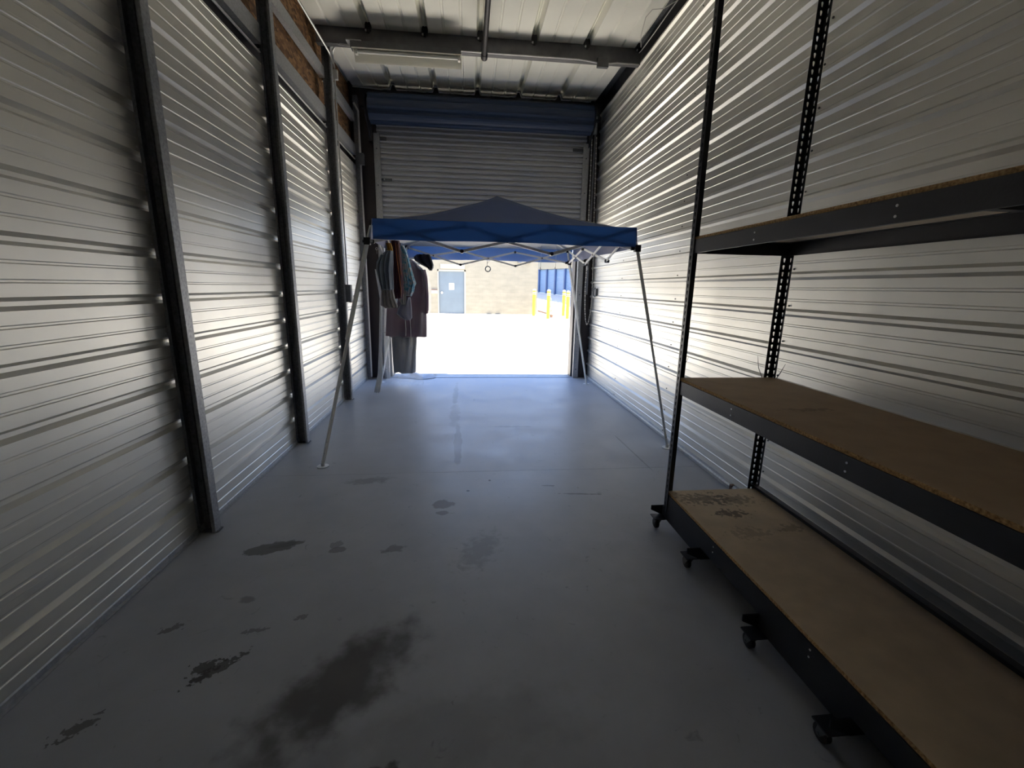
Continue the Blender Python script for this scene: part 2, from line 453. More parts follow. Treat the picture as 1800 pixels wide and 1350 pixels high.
# ------------------------------------------------------------------ mesh builder
class MB:
    def __init__(s):
        s.v, s.f, s.mi = [], [], []
    def add(s, v, f, mi=0):
        b = len(s.v)
        s.v += [tuple(p) for p in v]
        for q in f:
            s.f.append([i+b for i in q])
            s.mi.append(mi)
        return s
    def box(s, x0, x1, y0, y1, z0, z1, mi=0):
        v = [(x, y, z) for x in (x0, x1) for y in (y0, y1) for z in (z0, z1)]
        f = [(0, 1, 3, 2), (4, 6, 7, 5), (0, 4, 5, 1), (2, 3, 7, 6), (0, 2, 6, 4), (1, 5, 7, 3)]
        return s.add(v, f, mi)
    def bar(s, a, b, w, h, mi=0, up=(0, 0, 1)):
        """rectangular bar from a to b, width w and height h"""
        a, b = Vector(a), Vector(b)
        d = (b-a).normalized()
        up = Vector(up)
        if abs(d.dot(up)) > 0.98:
            up = Vector((0, 1, 0))
        r = d.cross(up).normalized()
        u = r.cross(d)
        v = []
        for p in (a, b):
            for i, j in ((-1, -1), (1, -1), (1, 1), (-1, 1)):
                v.append(p+r*(i*w/2)+u*(j*h/2))
        return s.add(v, [(0, 1, 2, 3), (7, 6, 5, 4), (0, 4, 5, 1), (1, 5, 6, 2), (2, 6, 7, 3), (3, 7, 4, 0)], mi)
    def tube(s, pts, r, n=8, mi=0, closed=False):
        pts = [Vector(p) for p in pts]
        N = len(pts)
        rs = r if isinstance(r, (list, tuple)) else [r]*N
        base = len(s.v)
        prev = None
        for i, p in enumerate(pts):
            if closed:
                d = (pts[(i+1) % N]-pts[i-1]).normalized()
            else:
                d = (pts[min(i+1, N-1)]-pts[max(i-1, 0)]).normalized()
            if prev is None:
                up = Vector((0, 0, 1)) if abs(d.z) < 0.9 else Vector((0, 1, 0))
                rt = d.cross(up).normalized()
            else:
                rt = (prev-d*prev.dot(d)).normalized()
            prev = rt
            u = rt.cross(d)
            for k in range(n):
                a = 2*PI*k/n
                s.v.append(tuple(p+rt*(math.cos(a)*rs[i])+u*(math.sin(a)*rs[i])))
        M_ = N if closed else N-1
        for i in range(M_):
            j = (i+1) % N
            for k in range(n):
                k2 = (k+1) % n
                s.f.append([base+i*n+k, base+j*n+k, base+j*n+k2, base+i*n+k2])
                s.mi.append(mi)
        if not closed:
            s.f.append([base+k for k in range(n)])
            s.f.append([base+(N-1)*n+k for k in range(n-1, -1, -1)])
            s.mi += [mi, mi]
        return s
    def extrude(s, prof, axis, a, b, mi=0, closed=False, steps=1):
        """profile of (p, q) points swept along one axis; axis 'Y': (x, z), axis 'X': (y, z), axis 'Z': (x, y)"""
        base = len(s.v)
        n = len(prof)
        for i in range(steps+1):
            t = a+(b-a)*i/steps
            for p, q in prof:
                s.v.append({'Y': (p, t, q), 'X': (t, p, q), 'Z': (p, q, t)}[axis])
        for i in range(steps):
            for k in range(n if closed else n-1):
                k2 = (k+1) % n
                s.f.append([base+i*n+k, base+i*n+k2, base+(i+1)*n+k2, base+(i+1)*n+k])
                s.mi.append(mi)
        if closed:
            s.f.append([base+k for k in range(n)][::-1])
            s.f.append([base+steps*n+k for k in range(n)])
            s.mi += [mi, mi]
        return s
    def disc(s, c, nrm, r, t=0.003, n=8, mi=0):
        c = Vector(c)
        return s.tube([c, c+Vector(nrm)*t], r, n, mi)
    def build(s, name, mats, parent=None, smooth=False, origin=None):
        me = bpy.data.meshes.new(name)
        org = Vector(origin) if origin is not None else Vector((0, 0, 0))
        off = org
        if parent is not None:
            off = WORLD.get(parent.name, Vector((0, 0, 0)))
        me.from_pydata([tuple(Vector(p)-off) for p in s.v], [], s.f)
        if not isinstance(mats, (list, tuple)):
            mats = [mats]
        for m in mats:
            me.materials.append(m)
        me.polygons.foreach_set('material_index', s.mi)
        if smooth:
            me.polygons.foreach_set('use_smooth', [True]*len(me.polygons))
            try:
                me.set_sharp_from_angle(angle=math.radians(40))
            except Exception:
                pass
        me.update()
        o = bpy.data.objects.new(name, me)
        COL.objects.link(o)
        if parent is not None:
            o.parent = parent
            WORLD[o.name] = off
        else:
            o.location = org
            WORLD[o.name] = org
        return o
WORLD = {}

def tag(o, label=None, cat=None, group=None, kind=None):
    if label: o['label'] = label
    if cat: o['category'] = cat
    if group: o['group'] = group
    if kind: o['kind'] = kind
    return o
def thing(name, loc, label=None, cat=None, group=None, kind=None):
    o = bpy.data.objects.new(name, None)
    o.empty_display_size = 0.1
    COL.objects.link(o)
    o.location = loc
    WORLD[o.name] = Vector(loc)
    return tag(o, label, cat, group, kind)
def children(o):
    return [c for c in bpy.data.objects if c.parent == o]
def copy_tree(o, parent=None):
    c = o.copy()
    COL.objects.link(c)
    if parent is not None:
        c.parent = parent
    for ch in children(o):
        copy_tree(ch, c)
    return c
def solidify(o, t, off=0.0):
    m = o.modifiers.new('thickness', 'SOLIDIFY')
    m.thickness = t
    m.offset = off
    return o
def bevel(o, w=0.004, seg=2):
    m = o.modifiers.new('bevel', 'BEVEL')
    m.width = w
    m.segments = seg
    m.limit_method = 'ANGLE'
    return o

W = 3.66          # room width
YF = 7.2          # front wall with the roll-up door
YB = -1.9         # back wall behind the camera
ZC = 4.22         # roof sheet

# ================================================================== STRUCTURE
# floor: two pours with a recessed joint between them
fl = MB().box(-0.3, W+0.3, YB-0.1, YF+0.05, -0.16, -0.03).build('floor', M['gap_dark'])
tag(fl, kind='structure')
MB().box(-0.3, W+0.3, YB-0.1, 3.3742, -0.03, 0.0).build('concrete_slab', M['floor'], fl)
MB().box(-0.3, W+0.3, 3.3768, YF+0.02, -0.03, 0.0).build('concrete_slab', M['floor'], fl)

def panel_profile(zs, z0, z1, sgn, x0, hh=0.023):
    """profile points (x, z) of a ribbed wall sheet between z0 and z1; zs = major rib centres; sgn: side the rib stands to"""
    pts = []
    pitch = abs(zs[1]-zs[0])
    feats = []
    for z in zs:
        feats.append((z, 0.025, 0.009, hh))
        feats.append((z+pitch*0.5-0.0345, 0.008, 0.004, 0.0035))
        feats.append((z+pitch*0.5+0.0345, 0.008, 0.004, 0.0035))
    feats.sort()
    pts.append((x0, z0))
    for (z, b, t, h) in feats:
        if z-b <= z0+0.002 or z+b >= z1-0.002:
            continue
        pts += [(x0, z-b), (x0+sgn*h, z-t), (x0+sgn*h, z+t), (x0, z+b)]
    pts.append((x0, z1))
    return pts

# left wall: ribs stand away from the room
lz = [1.170+0.232*k for k in range(-6, 14)]
wl = MB().box(-0.40, -0.36, YB, YF+0.3, 0, ZC+0.135).build('wall_left', M['galv'])
tag(wl, kind='structure')
ltop = 3.20
edges = [0.004, 0.36, 1.056, 1.752, 2.448, ltop]
for i in range(5):
    p = panel_profile(lz, edges[i]-(0.02 if i else 0), edges[i+1], -1, 0.0-(0.0008*(i % 2)))
    b = MB().extrude(p, 'Y', YB, YF, steps=1).build('wall_panel', M['sheet'], wl)
    solidify(b, 0.0012)
b = MB().extrude([(0.022, 0.003), (0.006, 0.006), (0.005, 0.030), (0.001, 0.036)], 'Y', YB, YF).build('base_angle', M['galv_light'], wl)
solidify(b, 0.003)
# strand board and sheet behind the open top strip, one board per bay
for (y0, y1) in ((YB, -0.64), (-0.63, 0.98), (0.985, 2.58), (2.585, 4.15), (4.155, 5.82), (5.825, YF)):
    MB().box(-0.075, -0.06, y0, y1, 3.41, ZC+0.05).build('strand_board', M['osb'], wl)
MB().box(-0.10, -0.08, YB, YF+0.03, 0, ZC+0.135).build('backing_sheet', M['dark_steel'], wl)
MB().extrude([(-0.055, 3.18), (-0.004, 3.18), (-0.004, 3.20)], 'Y', YB, YF).build('top_trim', M['galv'], wl)

# right wall: ribs stand into the room
rz = [1.594+0.225*k for k in range(-7, 12)]
wr = MB().box(W+0.10, W+0.14, YB, YF+0.3, 0, ZC+0.135).build('wall_right', M['galv'])
tag(wr, kind='structure')
edges = [0.02, 0.36, 1.035, 1.71, 2.385, 3.06, 3.735, 4.10]
for i in range(7):
    p = panel_profile(rz, edges[i]-(0.02 if i else 0), edges[i+1], -1, W-(0.0008*(i % 2)))
    b = MB().extrude(p, 'Y', YB, YF, steps=1).build('wall_panel', M['sheet'], wr)
    solidify(b, 0.0012)
MB().box(W+0.06, W+0.09, YB, YF+0.03, 0, ZC+0.135).build('backing_sheet', M['dark_steel'], wr)
b = MB().extrude([(W-0.028, 0.003), (W-0.028, 0.03), (W-0.022, 0.045), (W+0.0, 0.05)], 'Y', 2.92, YF).build('base_angle', M['galv_light'], wr)
solidify(b, 0.003)
b = MB().extrude([(W-0.028, 0.003), (W-0.028, 0.03), (W-0.022, 0.045), (W+0.0, 0.05)], 'Y', YB, 2.895).build('base_angle', M['galv_light'], wr)
solidify(b, 0.003)
MB().box(W-0.032, W-0.002, 2.893, 2.922, 0.004, 0.05).build('rusty_splice', M['rust'], wr)
sc_ = MB()
for y in (-1.3, 1.05, 2.62, 4.18, 5.75):
    for z in rz:
        for dz in (0.042,):
            c = (W-0.001, y+random.uniform(-.006, .006), z+dz)
            sc_.disc(c, (-1, 0, 0), 0.006, 0.006, 6)
o = sc_.build('screw_heads', M['box_grey'], wr)
tag(o, kind='stuff')

# ceiling: 24 inch standing seam pans running front to back, seams raised
cl = MB().box(-0.4, W+0.15, YB-0.05, YF+0.35, ZC+0.14, ZC+0.18).build('ceiling', M['galv'])
tag(cl, kind='structure')
seams = [-0.66+0.6096*k for k in range(8)]
for i in range(7):
    a, b2 = seams[i], seams[i+1]
    h, wb, wt = 0.07, 0.045, 0.018
    p = [(a, ZC+h+.004), (a+wt, ZC+h+.004), (a+wb, ZC)]
    for k in (1, 2):
        c = a+(b2-a)*(0.345 if k == 1 else 0.655)
        p += [(c-0.016, ZC), (c-0.007, ZC+0.012), (c+0.007, ZC+0.012), (c+0.016, ZC)]
    p += [(b2-wb, ZC), (b2-wt, ZC+h), (b2+0.004, ZC+h)]
    o = MB().extrude(p, 'Y', YB, 5.6).extrude(p, 'Y', 5.6, YF+0.15)
    o.v = [(q[0], q[1], q[2]+0.03*max(0, q[1]-5.6)) for q in o.v]
    o = o.build('roof_pan', M['roof'], cl)
    solidify(o, 0.001, 1.0)
    o = MB()
    o.box(b2-0.004, b2+0.004, YB, 5.6, ZC+h-0.02, ZC+h)
    o.build('seam_clip', M['roof'], cl)

# back wall behind the camera
wb = MB().box(-0.4, W+0.14, YB-0.12, YB-0.08, 0, ZC+0.135).build('wall_back', M['dark_steel'])
tag(wb, kind='structure')
o = MB()
pf = []
x = -0.05
while x < W+0.05:
    pf += [(x, YB-0.02), (x+0.02, YB), (x+0.20, YB), (x+0.22, YB-0.02)]
    x += 0.25
o.extrude(pf, 'Z', 0, ZC)
o.build('wall_panel', M['sheet'], wb)

# front wall around the door, with brown return jambs and the neighbouring fronts
fw = MB()
fw.box(-0.36, 0.25, YF+0.03, YF+0.20, 0, ZC+0.14)
fw.box(3.50, W+0.14, YF+0.03, YF+0.20, 0, ZC+0.14)
fw.box(0.25, 3.50, YF+0.08, YF+0.20, 3.62, ZC+0.14)
fwo = fw.build('wall_front', M['brown'])
tag(fwo, kind='structure')
MB().box(0.24, 0.375, YF+0.08, YF+0.30, 0, 3.62).build('jamb_return', M['brown'], fwo)
MB().box(3.385, 3.51, YF+0.08, YF+0.30, 0, 3.62).build('jamb_return', M['brown'], fwo)
MB().box(-7, -0.36, YF+0.05, YF+0.20, 0, ZC+0.1).build('neighbour_front', M['stucco'], fwo)
MB().box(W+0.14, 9, YF+0.05, YF+0.20, 0, ZC+0.1).build('neighbour_front', M['stucco'], fwo)
# corrugated closure strip where the pans meet the front wall
o = MB()
pf = []
for s0 in seams[:-1]:
    pf += [(s0-0.05, ZC+0.035), (s0-0.02, ZC+0.10), (s0+0.02, ZC+0.10), (s0+0.05, ZC+0.035), (s0+0.45, ZC+0.018)]
pf = [p for p in pf if -0.02 < p[0] < W]
o.tube([(p[0], YF-0.02, p[1]) for p in pf], 0.011, 6)
o.build('closure_strip', M['galv_light'], fwo)
MB().box(0.08, W, YF-0.004, YF+0.03, 4.02, ZC+0.02).build('header_plate', M['dark_steel'], fwo)

# roll-up door
d1 = thing('door_1', (1.87, YF, 0), kind='structure')
pitch = 0.0735
pf = []
z = 2.49
while z < 3.80:
    pf += [(YF+0.02, z), (YF+0.02, z+0.022), (YF-0.008, z+0.030), (YF-0.014, z+0.047), (YF-0.008, z+0.066)]
    z += pitch
o = MB().extrude(pf, 'X', 0.30, 3.46).build('curtain', M['curtain'], d1)
solidify(o, 0.001)
MB().box(0.30, 3.46, YF-0.012, YF+0.03, 2.42, 2.495).build('bottom_bar', M['galv_light'], d1)
for x0, x1, sx in ((0.255, 0.345, 1), (3.405, 3.495, -1)):
    g = MB()
    g.box(x0, x1, YF-0.035, YF-0.028, 0, 3.66)
    xo = x0 if sx > 0 else x1
    g.box(min(xo, xo+sx*0.006), max(xo, xo+sx*0.006), YF-0.035, YF+0.08, 0, 3.66)
    g.box(x0, x1, YF+0.045, YF+0.052, 0, 3.66)
    xi = x1 if sx > 0 else x0
    g.box(xi-0.004, xi+0.004, YF-0.040, YF-0.018, 0, 3.66)
    go = g.build('guide_rail', M['galv_light'], d1)
    sb = MB()
    for z in (0.15, 0.75, 1.4, 2.05, 2.45, 2.95, 3.45):
        sb.disc(((x0+x1)/2, YF-0.036, z), (0, -1, 0), 0.010, 0.006, 8)
    tag(sb.build('bolts', M['box_grey'], go), kind='stuff')
# coiled curtain: stepped barrel with proud bands
bar = MB()
R = 0.188
CY, CZ = YF-0.215, 3.918
ring = 40
xs = 0.262
prof = []
for k in range(ring+1):
    a = 2*PI*k/ring
    band = 0.008 if (k % 6) in (0, 1, 2, 3) else -0.008
    prof.append((CY+math.cos(a)*(R+band), CZ+math.sin(a)*(R+band)))
bar.extrude(prof[:-1], 'X', 0.265, 3.455, closed=True, steps=1)
bo = bar.build('coil', M['blue_curtain'], d1)
for x0 in (0.215, 3.475):
    br = MB()
    br.extrude([(YF+0.02, 3.60), (YF-0.05, 3.60), (YF-0.34, 3.80), (YF-0.38, 3.95), (YF-0.30, 4.08), (YF+0.02, 4.12)], 'X', x0, x0+0.012, closed=True)
    br.disc((x0-0.02, CY, CZ), (1, 0, 0), 0.05, 0.06, 16)
    br.box(x0-0.02, x0+0.03, YF-0.03, YF+0.02, 3.55, 4.12)
    br.build('coil_bracket', M['dark_steel'], d1)
MB().tube([(0.15, CY, CZ), (3.58, CY, CZ)], 0.022, 10).build('axle', M['dark_steel'], d1)
lt = MB()
lt.box(0.35, 0.50, YF-0.028, YF-0.010, 3.018, 3.048)
lt.box(0.31, 0.40, YF-0.034, YF-0.026, 3.025, 3.041)
lt.build('latch_bar', M['box_grey'], d1)
MB().disc((0.392, YF-0.034, 3.033), (0, -1, 0), 0.011, 0.003, 12).build('light_hole_dot', M['white_metal'], d1)  # white disc standing in for daylight through a hole in the curtain
MB().box(0.335, 0.44, YF-0.022, YF-0.008, 3.565, 3.61).build('curtain_clip', M['box_grey'], d1)
MB().box(3.24, 3.40, YF-0.022, YF-0.008, 3.545, 3.59).build('curtain_clip', M['box_grey'], d1)

# ================================================================== POSTS, GIRTS, BEAM
def steel_post(y1, label, top=ZC-0.0, w=0.062, d=0.10):
    """C section: web on the far side, flange along the wall and along the room side"""
    y0 = y1-w
    r = thing('steel_post', (0.05, y0+w/2, 0), label, 'post', 'galvanized wall posts')
    b = MB()
    b.box(0.001, d-0.004, y1-0.004, y1-0.001, 0, top)
    b.build('web', M['galv'], r)
    if d > 0.05:
        MB().box(0.034, 0.040, y1-0.012, y1-0.004, 0, top).build('stiffener', M['galv'], r)
    b = MB()
    b.box(d-0.004, d, y0-0.002, y1, 0, top)
    b.box(d-0.020, d-0.004, y0-0.002, y0+0.001, 0, top)
    bevel(b.build('room_flange', M['galv_flange_lit'], r), 0.0015, 1)
    b = MB().box(0.0005, 0.003, y0+0.0, y1, 0.0, top)
    b.box(0.0005, 0.018, y0-0.002, y0+0.001, 0.0, top)
    b.build('wall_flange', M['galv'], r)
    b = MB()
    b.box(d, d+0.012, y1-0.055, y1+0.0, 0.0, 0.004)
    b.box(0.0, d+0.012, y0, y1, 0.0, 0.006)
    b.build('foot_plate', M['galv'], r)
    s = MB()
    for z in lz:
        if 0.05 < z < ltop:
            s.disc((0.0, y0-0.018, z+0.045), (1, 0, 0), 0.005, 0.004, 6)
    tag(s.build('screw_heads', M['bolt'], r), kind='stuff')
    return r
steel_post(1.00, 'galvanized post beside the camera at the left edge of the floor', d=0.04)
steel_post(2.622, 'widest looking galvanized post, nearest the camera on the left wall')
steel_post(4.185, 'galvanized post on the left wall, second from the camera')
steel_post(5.83, 'galvanized post under the left end of the ceiling purlin, carrying the grey switch box', top=ZC)
r = thing('corner_post', (0.03, YF-0.05, 0), 'grey corner post between the left wall and the dark door jamb', 'post')
MB().box(0.002, 0.062, YF-0.09, YF+0.028, 0, ZC-0.1).build('channel', M['galv'], r)
MB().box(0.062, 0.07, YF-0.09, YF-0.07, 0, ZC-0.1).build('lip', M['galv'], r)

def girt(z0, z1, xi, label):
    r = thing('wall_girt', (xi, 2.5, z0), label, 'girt', 'horizontal girts on the upper left wall')
    ys = [(YB, 0.935), (1.0, 2.555), (2.625, 4.12), (4.19, 5.76), (5.835, YF-0.1)]
    for a, b_ in ys:
        g = MB()
        g.extrude([(xi-0.05, z0), (xi, z0), (xi, z1), (xi-0.05, z1), (xi-0.05, z1-0.02)], 'Y', a, b_)
        solidify(g.build('channel', M['galv_light'], r), 0.003)
    return r
girt(3.335, 3.475, 0.012, 'lower galvanized girt above the ribbed sheets, under the strand board')
girt(3.775, 3.885, 0.020, 'upper galvanized girt across the strand board near the roof')
for (a, b_) in ((1.0, 2.51), (2.58, 4.10), (4.17, 5.76), (5.83, 7.05)):
    o = MB()
    o.tube([(0.012, a+0.02, 3.262), (0.012, b_-0.02, 3.262)], 0.009, 8)
    o.build('cable_run', M['conduit'], wl)

r = thing('ceiling_purlin', (W/2, 5.62, 4.05), 'dark steel purlin crossing the ceiling above the light fixture', 'beam')
o = MB().extrude([(5.675, 4.215), (5.60, 4.215), (5.60, 4.055), (5.675, 4.055), (5.675, 4.075)], 'X', 0.0, W-0.02)
solidify(o.build('channel', M['beam_steel'], r), 0.003)
for s0 in seams:
    if 0.1 < s0 < W:
        o = MB()
        o.box(s0-0.032, s0+0.032, 5.592, 5.65, ZC-0.035, ZC+0.055)
        o.box(s0-0.012, s0+0.012, 5.575, 5.60, ZC-0.05, ZC-0.01)
        so_ = o.build('roof_clip', M['dark_steel'], r)
        MB().disc((s0-0.02, 5.588, ZC-0.028), (0, -1, 0), 0.012, 0.01, 8).build('bolt', M['bolt'], so_)
for i, yy in enumerate((1.2, -1.0)):
    r = thing('ceiling_purlin', (W/2, yy, 4.05), ['steel purlin out of view above the camera', 'steel purlin out of view behind the camera'][i], 'beam')
    solidify(MB().extrude([(yy+.075, 4.215), (yy, 4.215), (yy, 4.055), (yy+.075, 4.055)], 'X', 0.0, W-0.02).build('channel', M['beam_steel'], r), 0.003)

# ================================================================== CEILING SERVICES
r = thing('sprinkler_pipe', (1.822, 3, 3.99), 'black iron pipe hanging lengthwise under the roof, capped past the purlin', 'pipe')
MB().tube([(1.822, YB, 3.995), (1.822, 5.50, 3.995)], 0.026, 12).build('pipe', M['black_pipe'], r, smooth=True)
MB().tube([(1.822, 5.47, 3.995), (1.822, 5.49, 3.995), (1.822, 5.555, 3.995), (1.822, 5.57, 3.995)], [0.03, 0.038, 0.038, 0.02], 12).build('end_cap', M['black_pipe'], r, smooth=True)
for ya, za in ((5.49, 4.12), (3.0, 4.21)):
    MB().box(1.800, 1.845, ya, ya+0.02, 3.965, za).build('hanger', M['black_pipe'], r)
r = thing('light_fixture', (0.98, 5.52, 3.86), 'white fluorescent strip light hung under the left half of the purlin', 'ceiling light')
h = MB()
h.box(0.38, 1.565, 5.50, 5.60, 3.985, 4.05)
bevel(h.build('housing', M['box_grey'], r), 0.004)
h = MB().extrude([(5.47, 3.975), (5.50, 3.985), (5.59, 3.985), (5.64, 3.90), (5.635, 3.895), (5.585, 3.975), (5.50, 3.975), (5.475, 3.968)], 'X', 0.40, 1.57, closed=True)
h.build('diffuser', M['lens'], r)
h = MB().tube([(0.46, 5.52, 3.955), (1.53, 5.52, 3.955)], 0.017, 12)
h.build('tube', M['tube'], r, smooth=True)
for x0 in (0.43, 1.53):
    h = MB()
    h.box(x0, x0+0.025, 5.50, 5.545, 3.925, 3.985)
    h.build('lamp_holder', M['white_metal'], r)
h = MB()
h.box(0.34, 0.50, 5.49, 5.60, 4.045, 4.055)
h.build('mounting_plate', M['galv_light'], r)

def conduit(name, pts, rad, label, m='conduit', cat='conduit'):
    o = MB().tube(pts, rad, 8).build(name, M[m], smooth=True, origin=pts[0])
    return tag(o, label, cat)
def arc(c, r, a0, a1, n, f):
    return [f(c, r*math.cos(a0+(a1-a0)*i/n), r*math.sin(a0+(a1-a0)*i/n)) for i in range(n+1)]
conduit('conduit', [(0.10, YB, 4.02), (0.10, 5.70, 4.02), (0.105, 5.76, 3.99), (0.108, 5.80, 3.94)], 0.011, 'bright metal conduit running high along the left wall to the third post')
pts = [(0.118, 5.83, 3.90), (0.118, 5.80, 3.99), (0.135, 5.74, 4.045), (0.20, 5.66, 4.075), (0.27, 5.585, 4.04), (0.36, 5.575, 4.03)]
conduit('conduit', pts, 0.010, 'short bent grey conduit curving from the third post to the light fixture')
conduit('conduit', [(1.56, 5.585, 4.058), (2.9, 5.585, 4.058), (3.05, 5.583, 4.045), (3.12, 5.58, 4.035)], 0.008, 'thin conduit along the bottom of the purlin right of the light')
conduit('conduit', [(3.25, 5.58, 4.035), (3.36, 5.585, 4.05), (3.62, 5.59, 4.05)], 0.008, 'short conduit between the grey junction box and the right wall')
o = MB().box(3.12, 3.25, 5.555, 5.60, 3.985, 4.085).build('junction_box', M['box_grey'], origin=(3.18, 5.58, 3.99))
bevel(o)
tag(o, 'small grey junction box on the purlin near the right wall', 'electrical box')
o = MB().box(0.085, 0.145, 5.835, 5.88, 3.80, 3.90).build('junction_box', M['conduit'], origin=(0.11, 5.86, 3.8))
bevel(o)
tag(o, 'small junction box at the top of the third post by the purlin', 'electrical box')
conduit('conduit', [(0.112, 5.845, 3.80), (0.112, 5.845, 1.49)], 0.009, 'thin conduit down the front of the third post to the switch box')
r = thing('switch_box', (0.12, 5.83, 1.27), 'grey metal switch box on the third wall post at chest height', 'electrical box')
bevel(MB().box(0.102, 0.165, 5.765, 5.845, 1.275, 1.49).build('box', M['box_grey'], r), 0.004)
MB().box(0.105, 0.162, 5.758, 5.766, 1.285, 1.48).build('cover', M['box_grey'], r)
MB().box(0.128, 0.138, 5.745, 5.760, 1.37, 1.40).build('toggle', M['box_grey'], r)
r = thing('outlet', (0.01, 6.43, 1.27), 'white outlet plate on the ribbed wall beyond the third post', 'outlet')
bevel(MB().box(-0.02, 0.03, 6.34, 6.53, 1.245, 1.40).build('plate', M['plastic_white'], r), 0.004)
MB().disc((0.03, 6.435, 1.325), (1, 0, 0), 0.022, 0.004, 16).build('socket', M['rubber'], r)
conduit('conduit', [(0.03, 7.06, 4.0), (0.085, 7.06, 3.9), (0.085, 7.06, 3.34)], 0.016, 'grey conduit coming down the corner post to a box')
o = MB().box(0.06, 0.14, 7.0, 7.09, 3.19, 3.34).build('junction_box', M['box_grey'], origin=(0.1, 7.05, 3.19))
bevel(o)
tag(o, 'grey junction box on the corner post left of the rolled door', 'electrical box')
conduit('conduit', [(0.085, 7.06, 3.19), (0.085, 7.06, 2.2), (0.08, 7.065, 0.05)], 0.012, 'grey conduit down the corner post below its junction box')

# cable along the top of the right wall
pts = [(3.60, YB, 4.16)]
y = -1.5
while y < 5.5:
    pts.append((3.605+random.uniform(-.01, .01), y, 4.155+random.uniform(-.012, .012)))
    y += 0.35
pts += [(3.60, 5.55, 4.15)]
conduit('cable', pts, 0.005, 'thin pale cable strung along the top of the right wall', 'rope', 'cable')
conduit('cable', [(3.60, 4.6, 4.15), (3.52, 4.72, 4.14), (3.44, 4.80, 4.17), (3.43, 4.95, 4.18), (3.50, 5.25, 4.17), (3.58, 5.45, 4.16)], 0.004, 'short loop of pale cable drooping from the ceiling edge at upper right', 'rope', 'cable')

# door chain and its guide on the right of the door
r = thing('hoist_chain', (3.56, 7.08, 0.9), 'pale hand chain looping down beside the right door jamb', 'chain')
pts = [(3.50, 7.08, 3.74), (3.515, 7.08, 2.60), (3.525, 7.07, 1.94), (3.515, 7.07, 1.50), (3.53, 7.07, 1.15)]
pts += [(3.55, 7.07, 0.98), (3.575, 7.07, 0.91), (3.598, 7.07, 0.955), (3.62, 7.07, 1.10), (3.635, 7.07, 1.30), (3.632, 7.07, 1.5), (3.622, 7.08, 1.96), (3.60, 7.08, 2.61), (3.57, 7.08, 3.74)]
ch = MB()
acc = 0
for a, b_ in zip(pts[:-1], pts[1:]):
    A_, B_ = Vector(a), Vector(b_)
    n = max(1, int((B_-A_).length/0.035))
    for i in range(n):
        p0 = A_.lerp(B_, i/n)
        p1 = A_.lerp(B_, (i+0.8)/n)
        ch.bar(p0, p1, 0.016 if acc % 2 else 0.006, 0.006 if acc % 2 else 0.016, up=(0, 1, 0))
        acc += 1
tag(ch.build('chain_links', M['rope'], r), kind='stuff')
k = MB().tube([(3.505, 7.06, 1.93), (3.53, 7.05, 1.90), (3.52, 7.06, 1.86), (3.53, 7.06, 1.80), (3.515, 7.06, 1.77)], [0.008, 0.016, 0.010, 0.014, 0.006], 8)
k.build('knot', M['rope'], r)
r = thing('chain_guide', (3.56, 7.12, 2.3), 'vertical metal tube beside the right end of the rolled door', 'pipe')
MB().tube([(3.555, 7.12, 3.78), (3.555, 7.12, 4.02)], 0.030, 12).build('sleeve', M['galv_light'], r)
MB().tube([(3.56, 7.12, 1.4), (3.56, 7.12, 3.78)], 0.014, 10).build('pipe', M['galv'], r)
r = thing('cleat', (3.645, 6.86, 1.40), 'small dark cleat on the right wall by the door chain', 'cleat')
MB().box(3.63, 3.655, 6.84, 6.88, 1.38, 1.50).build('plate', M['box_grey'], r)
MB().tube([(3.625, 6.86, 1.37), (3.60, 6.86, 1.40), (3.60, 6.86, 1.48), (3.625, 6.86, 1.51)], 0.008, 8).build('horn', M['box_grey'], r)

